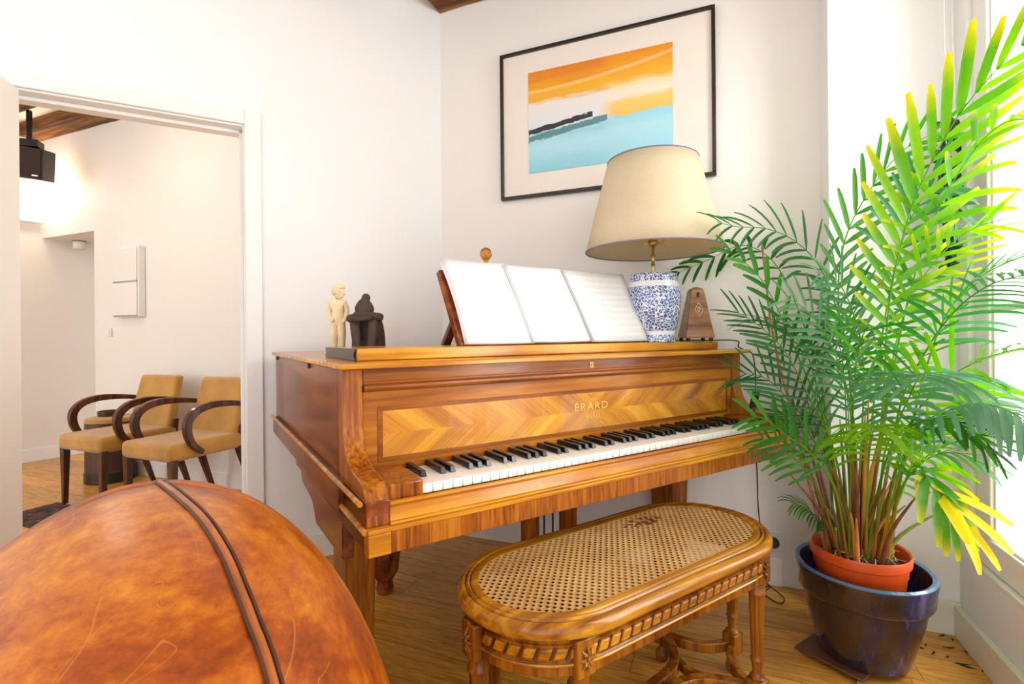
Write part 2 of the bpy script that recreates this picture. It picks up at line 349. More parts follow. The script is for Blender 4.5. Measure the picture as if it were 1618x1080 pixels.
def mat_glass():
    m, nt, b = newmat('window_glass')
    setin(b, 'Base Color', (0.95, 0.98, 0.97, 1)); setin(b, 'Roughness', 0.02)
    tr = N(nt, 'ShaderNodeBsdfTransparent'); mx = N(nt, 'ShaderNodeMixShader'); setin(mx, 0, 0.07)
    gl = N(nt, 'ShaderNodeBsdfGlossy'); setin(gl, 'Roughness', 0.02)
    L(nt, tr.outputs[0], mx.inputs[1]); L(nt, gl.outputs[0], mx.inputs[2])
    L(nt, mx.outputs[0], nt.nodes['Material Output'].inputs['Surface']); return m
M['glass'] = mat_glass()

def mat_rug():
    m, nt, b = newmat('patterned_wool_rug')
    v = coords(nt, (1, 1, 1)); vor = N(nt, 'ShaderNodeTexVoronoi'); setin(vor, 'Scale', 22.0); L(nt, v, vor.inputs['Vector'])
    L(nt, ramp(nt, vor.outputs['Distance'], [(0.15, (0.26, 0.11, 0.06)), (0.3, (0.06, 0.03, 0.03)), (0.5, (0.13, 0.05, 0.035)), (0.65, (0.02, 0.015, 0.02))]), b.inputs['Base Color'])
    setin(b, 'Roughness', 0.95); return m
M['rug'] = mat_rug()

# ------------------------------------------------------------------ mesh helpers
class MB:
    def __init__(s): s.bm = bmesh.new(); s.mi = 0
    def _f(s, vs):
        try:
            f = s.bm.faces.new(vs); f.material_index = s.mi; f.smooth = True; return f
        except ValueError: return None
    def box(s, x0, x1, y0, y1, z0, z1):
        v = [s.bm.verts.new(p) for p in ((x0,y0,z0),(x1,y0,z0),(x1,y1,z0),(x0,y1,z0),(x0,y0,z1),(x1,y0,z1),(x1,y1,z1),(x0,y1,z1))]
        for f in ((0,3,2,1),(4,5,6,7),(0,1,5,4),(1,2,6,5),(2,3,7,6),(3,0,4,7)): s._f([v[i] for i in f])
        return s
    def obox(s, c, ax, ay, az):         # half-axis vectors
        c = Vector(c); v = []
        for k in (-1, 1):
            for a, b in ((-1,-1),(1,-1),(1,1),(-1,1)): v.append(s.bm.verts.new(c + ax*a + ay*b + az*k))
        for f in ((0,3,2,1),(4,5,6,7),(0,1,5,4),(1,2,6,5),(2,3,7,6),(3,0,4,7)): s._f([v[i] for i in f])
        return s
    def prism(s, pts, fn, a, b):        # closed polygon extruded; fn(p, q, h) -> xyz
        A_ = [s.bm.verts.new(fn(p[0], p[1], a)) for p in pts]; B_ = [s.bm.verts.new(fn(p[0], p[1], b)) for p in pts]
        n = len(pts); s._f(A_[::-1]); s._f(B_)
        for i in range(n): s._f([A_[i], A_[(i+1)%n], B_[(i+1)%n], B_[i]])
        return s
    def loft(s, rings, cap=True, closed=True):
        R_ = [[s.bm.verts.new(p) for p in r] for r in rings]
        for a, b in zip(R_, R_[1:]):
            n = len(a)
            for i in range(n if closed else n-1): s._f([a[i], a[(i+1)%n], b[(i+1)%n], b[i]])
        if cap and closed: s._f(R_[0][::-1]); s._f(R_[-1])
        return s
    def lathe(s, prof, n=32, o=(0,0,0), ax=None, cap=True, flute=None):
        o = Vector(o); rings = []
        if ax is None: U, V_, W_ = Vector((1,0,0)), Vector((0,1,0)), Vector((0,0,1))
        else:
            W_ = Vector(ax).normalized(); U = W_.orthogonal().normalized(); V_ = W_.cross(U)
        for r, z in prof:
            ring = []
            for i in range(n):
                t = 2*pi*i/n; rr = r
                if flute and flute[1] < z < flute[2] and i % 4 == 0: rr = r*0.80
                ring.append(o + U*cos(t)*rr + V_*sin(t)*rr + W_*z)
            rings.append(ring)
        return s.loft(rings, cap)
    def tube(s, pts, r, n=8, cap=True):
        pts = [Vector(p) for p in pts]; m = len(pts)
        if m < 2: return s
        rs = r if isinstance(r, (list, tuple)) else [r]*m
        t0 = (pts[1]-pts[0]).normalized(); U = t0.orthogonal().normalized(); rings = []
        for i in range(m):
            t = (pts[min(i+1, m-1)] - pts[max(i-1, 0)]).normalized()
            U = (U - t*U.dot(t)); U = U.normalized() if U.length > 1e-6 else t.orthogonal().normalized()
            V_ = t.cross(U)
            rings.append([pts[i] + (U*cos(2*pi*k/n) + V_*sin(2*pi*k/n))*rs[i] for k in range(n)])
        return s.loft(rings, cap)
    def sphere(s, c, r, n=16, m=10, sc=(1,1,1), fn=None):
        c = Vector(c); rings = []
        for j in range(m+1):
            ph = -pi/2 + pi*j/m; rr = max(cos(ph), 0.02)
            ring = []
            for i in range(n):
                t = 2*pi*i/n
                p = Vector((cos(t)*rr*sc[0], sin(t)*rr*sc[1], sin(ph)*sc[2]))*r
                ring.append(c + (fn(p) if fn else p))
            rings.append(ring)
        return s.loft(rings)
    def grid(s, fn, nu, nv, uv=False, closed=False):
        V_ = [[s.bm.verts.new(fn(i/nu, j/nv)) for j in range(nv+1)] for i in range(nu+1)]
        ul = s.bm.loops.layers.uv.verify() if uv else None
        for i in range(nu):
            for j in range(nv):
                f = s._f([V_[i][j], V_[i+1][j], V_[i+1][j+1], V_[i][j+1]])
                if f and uv:
                    for lp, (a, b) in zip(f.loops, ((i,j),(i+1,j),(i+1,j+1),(i,j+1))): lp[ul].uv = (a/nu, b/nv)
        return s
    def build(s, name, mat, parent=None, bevel=0, seg=2, angle=38, solid=0, sub=0, recalc=True):
        if recalc: bmesh.ops.recalc_face_normals(s.bm, faces=s.bm.faces[:])
        me = bpy.data.meshes.new(name); s.bm.to_mesh(me); s.bm.free()
        for m in (mat if isinstance(mat, (list, tuple)) else [mat]): me.materials.append(m)
        me.set_sharp_from_angle(angle=rad(angle))
        o = bpy.data.objects.new(name, me); COL.objects.link(o)
        if parent: o.parent = parent
        if solid:
            md = o.modifiers.new('thick', 'SOLIDIFY'); md.thickness = solid; md.offset = 0
        if bevel:
            md = o.modifiers.new('bevel', 'BEVEL'); md.width = bevel; md.segments = seg; md.limit_method = 'ANGLE'; md.angle_limit = rad(40)
        if sub:
            md = o.modifiers.new('sub', 'SUBSURF'); md.levels = sub; md.render_levels = sub
        return o
def tag(o, label, cat, group=None, kind=None):
    o['label'] = label; o['category'] = cat
    if group: o['group'] = group
    if kind: o['kind'] = kind
    return o
def struct(o, label=None, cat=None):
    o['kind'] = 'structure'
    if label: o['label'] = label
    if cat: o['category'] = cat
    return o
def empty(name, loc=(0,0,0), rz=0):
    o = bpy.data.objects.new(name, None); COL.objects.link(o); o.location = loc; o.rotation_euler = (0, 0, rz)
    o.empty_display_size = 0.1; return o
def kids(o): return [c for c in bpy.data.objects if c.parent == o]
def copy_tree(o, parent=None):
    c = o.copy(); COL.objects.link(c); c.parent = parent
    for ch in kids(o): copy_tree(ch, c)
    return c
def spline(pts, n=8):
    pts = [Vector(p) for p in pts]; out = []
    for i in range(len(pts)-1):
        p0 = pts[max(i-1, 0)]; p1 = pts[i]; p2 = pts[i+1]; p3 = pts[min(i+2, len(pts)-1)]
        for k in range(n):
            t = k/n
            out.append(0.5*((2*p1) + (p2-p0)*t + (2*p0-5*p1+4*p2-p3)*t*t + (3*p1-p0-3*p2+p3)*t**3))
    out.append(pts[-1]); return out

# ------------------------------------------------------------------ room layout (walls as seen in plan)
CRN = Vector((-0.371, 2.668, 0))                      # corner between the door wall and the picture wall
DL = Vector((-0.886, -0.463, 0)).normalized()         # door wall, running left from the corner
DR = Vector((0.925, -0.379, 0)).normalized()          # picture wall, running right from the corner
NR = Vector((-DR.y, DR.x, 0))                         # picture wall, into the masonry
NL = Vector((DL.y, -DL.x, 0))                         # door wall, into the masonry
ZC = 2.86
def wall(name, o, d, n, segs, th, mat):
    """segs: (t0, t1, z0, z1) slabs joined in one wall"""
    mb = MB()
    for t0, t1, z0, z1 in segs:
        c = o + d*(t0+t1)/2 + n*th/2 + Vector((0,0,(z0+z1)/2))
        mb.obox(c, d*(t1-t0)/2, n*th/2, Vector((0,0,(z1-z0)/2)))
    return struct(mb.build(name, mat))
# door wall with its opening (door wall is 12 cm thick)
OP0, OP1, OPZ = 0.925, 1.76, 2.005
wall('wall_left', CRN, DL, NL, [(-0.05, OP0, 0, ZC), (OP1, 3.4, 0, ZC), (OP0, OP1, OPZ, ZC)], 0.10, M['wall'])
wall('wall_back', CRN, DR, NR, [(0.0, 1.80, 0, ZC)], 0.16, M['wall_warm'])
# pier projecting from the picture wall, beside the window
PA = Vector((1.187, 1.858, 0)); PB = Vector((1.535, 1.715, 0))
dP = (PB-PA).normalized(); nP = Vector((-dP.y, dP.x, 0))
mb = MB(); mb.prism([(PA.x,PA.y), (PB.x,PB.y), ((PB+nP*0.20).x,(PB+nP*0.20).y), ((PA+nP*0.20).x,(PA+nP*0.20).y)], lambda p,q,h:(p,q,h), 0, ZC)
struct(mb.build('wall_pier', M['wall']))
# window wall
WO = PB.copy(); DW = Vector((-0.369, -0.93, 0)).normalized(); NW = Vector((-DW.y, DW.x, 0))
if NW.x < 0: NW = -NW
mb = MB()
def wbox(mb, t0, t1, a, b, z0, z1):                   # t along window wall, a..b outward
    c = WO + DW*(t0+t1)/2 + NW*(a+b)/2 + Vector((0,0,(z0+z1)/2)); mb.obox(c, DW*(t1-t0)/2, NW*(b-a)/2, Vector((0,0,(z1-z0)/2)))
for seg in ((-0.25, 1.42, 0.0, 0.25, 0.0, 0.285), (-0.25, 0.03, 0.0, 0.25, 0.285, ZC), (0.03, 1.42, 0.0, 0.25, 2.5, ZC), (1.42, 1.75, 0.0, 0.25, 0, ZC)):
    wbox(mb, *seg)
struct(mb.build('wall_right', M['wall']))
wn = empty('window_1', WO)
wn['kind'] = 'structure'; wn['label'] = 'tall white french window beside the palm, glowing with daylight'
def wpart(name, mat, boxes, bevel=0.004):
    mb = MB()
    for b in boxes: wbox(mb, *b)
    o = mb.build(name, mat, None, bevel); o.parent = wn; o.matrix_parent_inverse = Matrix.Translation(-WO); return o
wpart('window_frame', M['trim'], [(0.03, 0.083, -0.004, 0.08, 0.285, 2.5), (1.36, 1.42, -0.004, 0.08, 0.285, 2.5), (0.083, 1.36, -0.004, 0.08, 2.44, 2.5), (0.083, 1.36, -0.004, 0.08, 0.285, 0.30)])
for t0, t1 in ((0.088, 0.715), (0.725, 1.355)):
    wpart('casement', M['trim'], [(t0, t0+0.085, 0.012, 0.06, 0.303, 2.435), (t1-0.085, t1, 0.012, 0.06, 0.303, 2.435),
        (t0+0.085, t1-0.085, 0.012, 0.06, 0.303, 0.395), (t0+0.085, t1-0.085, 0.012, 0.06, 2.35, 2.435), (t0+0.085, t1-0.085, 0.018, 0.055, 1.105, 1.128)])
    wpart('glazing_bead', M['trim'], [(t0+0.085, t0+0.094, 0.022, 0.05, 0.395, 2.35), (t1-0.094, t1-0.085, 0.022, 0.05, 0.395, 2.35), (t0+0.09, t1-0.09, 0.022, 0.05, 0.395, 0.404)], 0.002)
    wpart('window_pane', M['glass'], [(t0+0.09, t1-0.09, 0.033, 0.037, 0.4, 2.352)], 0)
# far room
FO = Vector((-1.83, 3.42, 0))                         # point on the far room's wall behind the chairs
FR = DR; FN = NR
wall('wall_far', FO, FR, FN, [(-1.70, 0.9, 0, ZC), (-2.44, -1.70, 1.93, ZC), (-3.4, -2.44, 0, ZC)], 0.30, M['wall_warm'])
FL0 = FO + FR*(-2.44)
DF = Vector((0.50, 0.866, 0)).normalized()
wall('wall_far_left', FL0 - DF*3.2, DF, Vector((-DF.y, DF.x, 0)), [(0, 5.2, 0, ZC)], 0.2, M['wall_warm'])
wall('wall_passage', FO + FR*(-2.2) + FN*1.7, FR, FN, [(-0.6, 1.6, 0, ZC)], 0.1, M['wall_warm'])
mb = MB(); mb.obox(FO + FR*(-2.05) + FN*1.0 + Vector((0,0,1.98)), FR*0.75, FN*0.70, Vector((0,0,0.05))); struct(mb.build('ceiling_passage', M['ceil']))

# floor: oak strips, one mesh
def strip_floor():
    bm = bmesh.new(); ul = bm.loops.layers.uv.verify(); cl = bm.loops.layers.float_color.new('tone')
    d1 = DR.copy(); d2 = NR.copy(); o0 = Vector((0, 0, 0)); w, g = 0.142, 0.0008
    rnd = random.Random(3)
    for i in range(-50, 75):
        b0 = i*w; a = -9.0 + rnd.uniform(0, 1)
        while a < 6:
            ln = rnd.uniform(0.45, 1.15); ca, cb = a+ln, b0+w
            q4 = ((a+g, b0+g), (ca-g, b0+g), (ca-g, cb-g), (a+g, cb-g))
            p = [o0 + d1*x + d2*y for x, y in q4]; c = (p[0]+p[2])/2
            if -5.6 < c.x < 3.0 and -2.3 < c.y < 6.8:
                f = bm.faces.new([bm.verts.new(q) for q in p])
                t = rnd.uniform(0.80, 1.1); col = (t, t*rnd.uniform(0.93, 1.02), t*rnd.uniform(0.82, 1.0), 1)
                ou, ov = rnd.uniform(0, 50), rnd.uniform(0, 50)
                for lp, q in zip(f.loops, q4): lp[ul].uv = (q[0]-a+ou, q[1]-b0+ov); lp[cl] = col
            a = ca
    me = bpy.data.meshes.new('floor'); bm.to_mesh(me); bm.free(); me.materials.append(M['floor'])
    o = bpy.data.objects.new('floor', me); COL.objects.link(o)
    return struct(o)
strip_floor()
mb = MB(); mb.box(-6, 3.4, -2.6, 7.2, -0.05, -0.003)
struct(mb.build('floor_joints', plain('parquet_joint', (0.045, 0.018, 0.006), 0.8)))
mb = MB(); mb.box(-6, 3.4, -2.6, 7.2, ZC, ZC+0.06); struct(mb.build('ceiling', M['ceil']))

def beam(name, o, d, n, t0, t1, a, b, z0=2.772):
    e = empty(name, o + d*t0, math.atan2(d.y, d.x)); mb = MB()
    k = 14; rings = []
    ln = t1-t0
    for i in range(k+1):
        x = ln*i/k; j = lambda: random.uniform(-0.006, 0.006)
        rings.append([(x, a+j(), z0+j()*.5), (x, b+j(), z0+j()*.5), (x, b, ZC), (x, a, ZC)])
    mb.loft(rings); mb.build('beam_timber', M['beam'], e, 0.004)
    e['kind'] = 'structure'; return e
b = beam('trim_1', CRN, DR, NR, 0.0, 2.1, -0.185, -0.002); b['label'] = 'dark oak ceiling beam above the corner by the picture'
beam('trim_2', CRN - NR*0.38, DR, NR, -0.55, 2.2, -0.17, 0)
beam('trim_3', CRN - NR*0.78, DR, NR, -1.1, 2.3, -0.17, 0)
b = beam('trim_4', FO, FR, FN, -3.2, 0.6, -0.175, -0.002); b['label'] = 'dark oak ceiling beam seen through the doorway, along the far wall'
b = beam('trim_5', FO - FN*0.375, FR, FN, -3.2, 0.6, -0.18, 0); b['label'] = 'second oak ceiling beam seen through the doorway, nearer the door leaf'
beam('trim_6', FO - FN*0.80, FR, FN, -3.0, 0.4, -0.18, 0)

# baseboards
def baseboard(name, o, d, n, segs, h=0.115, th=0.014, mat=None):
    mb = MB()
    for t0, t1 in segs:
        c = o + d*(t0+t1)/2 - n*th/2 + Vector((0,0,h/2)); mb.obox(c, d*(t1-t0)/2, n*th/2, Vector((0,0,h/2)))
    return struct(mb.build(name, mat or M['trim'], None, 0.003))
baseboard('baseboard_left', CRN, DL, NL, [(0.01, 0.855), (1.83, 3.3)])
baseboard('baseboard_back', CRN, DR, NR, [(0.01, 1.60)])
baseboard('baseboard_pier', PA, dP, nP, [(-0.01, 0.375)], 0.115, 0.014, M['trim_cream'])
mb = MB(); wbox(mb, -0.0, 1.75, -0.022, 0.0, 0.0, 0.105); struct(mb.build('baseboard_right', M['trim_cream'], None, 0.003))
baseboard('baseboard_far', FO, FR, FN, [(-1.69, 0.9)], 0.10)
baseboard('baseboard_far_left', FL0 - DF*3.2, DF, Vector((-DF.y, DF.x, 0)), [(0, 5.0)], 0.11)

# door casing + leaf
dr = empty('door_1', CRN + DL*OP1, 0); dr['kind'] = 'structure'; dr['label'] = 'cream door leaf standing open at the left edge, with its white frame'
def dpart(name, mat, boxes, bevel=0.003):
    mb = MB()
    for t0, t1, a, b_, z0, z1 in boxes:
        c = CRN + DL*(t0+t1)/2 + NL*(a+b_)/2 + Vector((0,0,(z0+z1)/2)); mb.obox(c, DL*(t1-t0)/2, NL*(b_-a)/2, Vector((0,0,(z1-z0)/2)))
    o = mb.build(name, mat, None, bevel); o.parent = dr; o.matrix_parent_inverse = Matrix.Translation(-(CRN + DL*OP1)); return o
dpart('door_casing', M['trim'], [(0.862, OP0+0.004, -0.016, 0, 0, 2.062), (OP1-0.004, 1.825, -0.016, 0, 0, 2.062), (OP0+0.004, OP1-0.004, -0.016, 0, OPZ-0.004, 2.062)])
dpart('door_lining', M['trim'], [(OP0-0.002, OP0+0.012, 0.0, 0.11, 0, OPZ), (OP1-0.012, OP1+0.002, 0.0, 0.11, 0, OPZ), (OP0, OP1, 0.0, 0.11, OPZ-0.012, OPZ+0.002),
     (OP0+0.012, OP0+0.028, 0.05, 0.11, 0, OPZ-0.012), (OP1-0.028, OP1-0.012, 0.05, 0.11, 0, OPZ-0.012), (OP0+0.012, OP1-0.012, 0.05, 0.11, OPZ-0.028, OPZ-0.012)])
LV = (-NL*0.992 + DL*0.12).normalized(); LP = Vector((-LV.y, LV.x, 0))
mb = MB(); c = CRN + DL*1.690 + LV*0.385 + Vector((0,0,1.0)); mb.obox(c, LV*0.365, LP*0.018, Vector((0,0,0.985)))
o = mb.build('door_leaf', M['door'], None, 0.003); o.parent = dr; o.matrix_parent_inverse = Matrix.Translation(-(CRN + DL*OP1))

# ------------------------------------------------------------------ grand piano
pn = empty('grand_piano', PO, PROT)
tag(pn, 'baby grand piano in orange-brown walnut with chevron inlaid fallboard, against the white corner', 'piano')
def pb(name, mat, boxes, bevel=0.003, parent=pn, **k):
    mb = MB()
    for b_ in boxes: mb.box(*b_)
    return mb.build(name, mat, parent, bevel, **k)
W = 1.59
def outline(off=0.0, front=0.26):
    pts = [(0-off, front), (0-off, 1.39+off)]
    tail = [(0.35, 1.40), (0.55, 1.385), (0.70, 1.33), (0.80, 1.22), (0.87, 1.08), (0.97, 0.92), (1.10, 0.78), (1.26, 0.65), (1.42, 0.52), (1.53, 0.40), (1.588, 0.28)]
    sp = spline([(x, y, 0) for x, y in tail], 4)
    pts += [(p.x + off*0.7, p.y + off*0.7) for p in sp]
    pts += [(W+off, min(front, 0.27))] if front < 0.27 else []
    return pts
xy = lambda p, q, h: (p, q, h)
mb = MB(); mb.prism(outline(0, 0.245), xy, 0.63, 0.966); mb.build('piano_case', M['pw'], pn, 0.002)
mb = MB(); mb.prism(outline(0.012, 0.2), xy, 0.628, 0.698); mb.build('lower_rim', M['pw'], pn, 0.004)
# key bed and side runners
pb('key_bed', M['pw'], [(0.002, W-0.002, 0.01, 0.90, 0.592, 0.640)], 0.003)
pb('side_cheek', M['pw'], [(0.0, 0.052, 0.012, 0.25, 0.640, 0.70)], 0.002)
mb = MB(); mb.tube([(-0.012, 0.012, 0.70), (-0.014, 1.40, 0.70)], 0.006, 8); mb.tube([(-0.004, 0.006, 0.642), (-0.006, 0.90, 0.642)], 0.0065, 8)
mb.build('side_bead', M['plid'], pn)
# slip rail in layers
pb('front_rail', M['pwz'], [(0.049, W+0.004, 0.0, 0.03, 0.590, 0.640)], 0.002)
pb('corner_block', M['pblock'], [(0.0, 0.049, -0.002, 0.03, 0.590, 0.636)], 0.002)
pb('rail_moulding', M['plid'], [(0.0, W+0.004, -0.002, 0.05, 0.636, 0.646), (0.05, W, 0.006, 0.05, 0.646, 0.652)], 0.002)
mb = MB(); mb.prism([(0.012, 0.652), (0.022, 0.680), (0.06, 0.680), (0.06, 0.652)], lambda p, q, h: (h, p, q), 0.05, W-0.05)
mb.build('key_slip', M['pslip'], pn, 0.002)
mb = MB(); mb.tube([(0.052, 0.033, 0.683), (W-0.05, 0.033, 0.683)], 0.007, 8); mb.build('slip_bead', M['pslip'], pn)
# scroll arms
ARM = [(0.205, 0.967), (0.205, 0.88), (0.202, 0.83), (0.195, 0.797), (0.180, 0.772), (0.155, 0.752), (0.120, 0.741), (0.070, 0.736), (0.040, 0.730), (0.022, 0.715), (0.013, 0.693), (0.011, 0.648), (0.26, 0.648), (0.26, 0.967)]
for x0, x1 in ((0.0, 0.050), (W-0.050, W)):
    mb = MB(); mb.prism(ARM, lambda p, q, h: (h, p, q), x0, x1); mb.build('scroll_arm', M['pwz'], pn, 0.003, angle=30)
pb('key_block', M['pwz'], [(0.0505, 0.141, 0.045, 0.215, 0.66, 0.722)], 0.005)
pb('key_block', M['pband'], [(1.486, W-0.0505, 0.045, 0.215, 0.66, 0.722)], 0.005)
# keys
KX0, KX1, KD = 0.142, 1.485, 0.056
kw = (KX1-KX0)/52
for i in range(52):
    mb = MB(); mb.box(KX0+i*kw+0.0006, KX0+(i+1)*kw-0.0006, KD, 0.214, 0.684, 0.706)
    o = mb.build('white_key', M['white_key'], pn, 0.0012, 1)
nb = 0
for i in range(51):
    if 'ABCDEFG'[i % 7] in 'ACDFG':
        x = KX0 + (i+1)*kw
        mb = MB()
        rings = [[(x-0.0076, y, 0.706), (x+0.0076, y, 0.706), (x+0.0056, y+dy, zt), (x-0.0056, y+dy, zt)] for y, dy, zt in ((KD+0.052, 0.007, 0.7210), (0.214, 0, 0.7210))]
        mb.loft(rings); o = mb.build('black_key', M['black_key'], pn, 0.0012, 2); nb += 1
# fallboard
pb('fallboard', M['ppanel'], [(0.051, W-0.051, 0.2145, 0.235, 0.70, 0.925)], 0.002)
pb('inlay_border', M['pband'], [(0.088, 1.512, 0.2125, 0.2155, 0.730, 0.8695)], 0.0)
pb('inlay_panel', M['marq'], [(0.100, 1.500, 0.2115, 0.2140, 0.742, 0.858)], 0.0)
mb = MB(); mb.prism([(0.214, 0.908), (0.199, 0.912), (0.195, 0.918), (0.197, 0.925), (0.206, 0.929), (0.206, 0.934), (0.214, 0.937)], lambda p, q, h: (h, p, q), 0.051, W-0.051)
mb.build('fallboard_moulding', M['pband'], pn, 0.001)
pb('name_rail', M['pwx'], [(0.051, W-0.051, 0.209, 0.24, 0.934, 0.966)], 0.001)
pb('keyhole', M['brass'], [(0.783, 0.797, 0.2075, 0.2095, 0.939, 0.957)], 0.0)
pb('keyhole_slot', M['black'], [(0.7885, 0.7915, 0.2070, 0.2085, 0.942, 0.953)], 0.0)
def text(body, size, x, z, d, mat, name, parent, sx=1.0):
    cu = bpy.data.curves.new(name, 'FONT'); cu.body = body; cu.size = size; cu.extrude = 0.0004; cu.align_x = 'CENTER'; cu.align_y = 'CENTER'; cu.space_character = 1.15
    to = bpy.data.objects.new('tmp', cu); COL.objects.link(to); bpy.context.view_layer.update()
    me = bpy.data.meshes.new_from_object(to.evaluated_get(bpy.context.evaluated_depsgraph_get())); bpy.data.objects.remove(to)
    me.materials.clear(); me.materials.append(mat); me.name = name
    o = bpy.data.objects.new(name, me); COL.objects.link(o); o.parent = parent
    o.location = (x, d, z); o.rotation_euler = (pi/2, 0, 0); o.scale = (sx, 1, 1); return o
text('ÉRARD', 0.034, 0.79, 0.813, 0.2108, M['gold'], 'maker_lettering', pn, 1.25)
text('PARIS', 0.018, 0.795, 0.780, 0.2108, M['gold'], 'city_lettering', pn, 1.2)
# lid
mb = MB()
o_ = outline(0.015, 0.165)
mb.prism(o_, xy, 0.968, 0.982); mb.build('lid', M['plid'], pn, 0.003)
for y_ in (0.62, 1.33): pb('lid_catch', M['black'], [(-0.007, 0.0005, y_-0.016, y_+0.016, 0.950, 0.967)], 0.002)
# music shelf with dark profiled ends
mb = MB(); mb.box(0.056, 1.55, 0.28, 0.62, 0.983, 1.015); mb.build('music_shelf', M['plid'], pn, 0.003)
mb = MB(); mb.prism([(0.283, 0.983), (0.283, 0.990), (0.291, 0.994), (0.289, 1.004), (0.281, 1.008), (0.281, 1.014), (0.62, 1.014), (0.628, 1.006), (0.612, 0.998), (0.628, 0.990), (0.625, 0.983)], lambda p, q, h: (h, p, q), 0.050, 0.0565)
mb.build('shelf_end', M['black'], pn)
# music desk, leaning back
th = math.atan2(0.115, 0.262)
DK = Vector((0.372, 0.315, 1.016)); du = Vector((1, 0, 0)); dv = Vector((0, sin(th), cos(th))); dn = Vector((0, cos(th), -sin(th)))
def D(a, b_, c): return DK + du*a + dv*b_ + dn*c
mb = MB()
mb.loft([[D(0.0, 0.0, 0.0), D(0.755, 0.0, 0.0), D(0.755, 0.0, 0.028), D(0.0, 0.0, 0.028)], [D(-0.022, 0.262, 0.0), D(0.735, 0.262, 0.0), D(0.735, 0.262, 0.028), D(-0.022, 0.262, 0.028)]]); mb.build('music_desk', M['pw'], pn, 0.004)
mb = MB(); mb.prism([(0.47, 1.016), (0.445, 1.016), (0.375, 1.09), (0.39, 1.10)], lambda p, q, h: (h, p, q), 0.374, 0.40); mb.prism([(0.47, 1.016), (0.445, 1.016), (0.375, 1.09), (0.39, 1.10)], lambda p, q, h: (h, p, q), 1.09, 1.118)
mb.build('desk_prop', M['pdark'], pn, 0.002)
# legs
def leg(s0, s1, d0, d1):
    mb = MB(); k = 0.008
    mb.loft([[(s0+k, d0+k, 0.03), (s1-k, d0+k, 0.03), (s1-k, d1-k, 0.03), (s0+k, d1-k, 0.03)], [(s0, d0, 0.5), (s1, d0, 0.5), (s1, d1, 0.5), (s0, d1, 0.5)], [(s0, d0, 0.594), (s1, d0, 0.594), (s1, d1, 0.594), (s0, d1, 0.594)]])
    o = mb.build('piano_leg', M['pwz'], pn, 0.003)
    mb = MB(); mb.lathe([(0.02, 0.0), (0.025, 0.005), (0.025, 0.028), (0.018, 0.034)], 16, ((s0+s1)/2, (d0+d1)/2, 0)); mb.build('leg_caster', M['brass'], o)
leg(0.050, 0.138, 0.40, 0.55); leg(1.40, 1.505, 0.40, 0.52)
for s_ in (0.020, 1.52):
    mb = MB(); mb.prism([(0.30, 0.594), (0.30, 0.47), (0.50, 0.462), (0.64, 0.458), (0.67, 0.485), (0.70, 0.510), (0.76, 0.520), (0.88, 0.530), (0.90, 0.555), (0.90, 0.594)], lambda p, q, h: (h, p, q), s_, s_+0.03)
    mb.build('leg_bracket', M['pw'], pn, 0.003)
mb = MB(); mb.lathe([(0.030, 0.0), (0.036, 0.02), (0.030, 0.05), (0.055, 0.09), (0.062, 0.16), (0.045, 0.24), (0.032, 0.30), (0.040, 0.42), (0.055, 0.55), (0.055, 0.632)], 20, (0.35, 0.985, 0), flute=(0, 0.06, 0.3))
mb.build('piano_leg', M['pw'], pn)
# pedal lyre
mb = MB()
for a, b_ in ((0.630, 0.682), (0.793, 0.846)): mb.box(a, b_, 0.355, 0.395, 0.085, 0.594)
mb.build('lyre_post', M['pwz'], pn, 0.003)
mb = MB(); mb.box(0.575, 0.90, 0.285, 0.46, 0.028, 0.085); mb.box(0.60, 0.875, 0.30, 0.45, 0.085, 0.10); mb.build('lyre_base', M['pwx'], pn, 0.004)
mb = MB()
for x in (0.715, 0.752): mb.tube([(x, 0.375, 0.09), (x, 0.375, 0.60)], 0.0035, 8)
mb.build('pedal_rod', M['black'], pn)
for x in (0.665, 0.796):
    mb = MB(); mb.loft([[(x + (w_)*cos(t), yy, 0.046 + hh*sin(t)) for t in [2*pi*k/12 for k in range(12)]] for yy, w_, hh in ((0.19, 0.006, 0.003), (0.195, 0.018, 0.006), (0.215, 0.025, 0.008), (0.245, 0.021, 0.007), (0.275, 0.011, 0.006), (0.30, 0.010, 0.006))])
    mb.build('pedal', M['brass'], pn)

# ------------------------------------------------------------------ score books on the desk
def score(label, b0, b1, t0, t1, hgt, layers, c0, curl=0.0, edge=False):
    """b0,b1: left and right edge at the shelf; t0,t1: at the top; measured along the piano"""
    e = empty('sheet_music', P(b0, DK.y, DK.z), PROT); tag(e, label, 'sheet music', 'sheet music on the piano desk')
    base = Vector((b0, DK.y, DK.z))
    def pt(u, v, off, dx):
        x = (b0 + (b1-b0)*u)*(1-v) + (t0 + (t1-t0)*u)*v + dx*(0.4+0.6*v)
        c = c0 + off - curl*sin(pi*v)*0.5*(1-0.7*u) + 0.004*sin(pi*u)
        return Vector((x, DK.y, DK.z)) + dv*(v*hgt + 0.002) + dn*c - base
    for k in range(layers):
        mb = MB(); dx = (k - layers + 1)*0.006
        mb.grid(lambda u, v: pt(u, v, 0.0032*(layers-1-k), dx), 10, 8, uv=True)
        mb.build('page', M['paper'], e, solid=0.001)
    if edge:
        mb = MB(); mb.grid(lambda u, v: pt(u, v, 0.0032*layers, -0.022), 10, 8, uv=True); mb.build('back_cover', plain('brown_cover', (0.30, 0.20, 0.15), 0.6), e, solid=0.002)
    return e
score('open score with curled pages, leftmost on the piano music desk', 0.388, 0.641, 0.365, 0.592, 0.292, 3, -0.011, curl=0.028)
score('white score pages in the middle of the music desk, overlapping the left one', 0.625, 0.868, 0.588, 0.822, 0.285, 3, -0.017, curl=0.010)
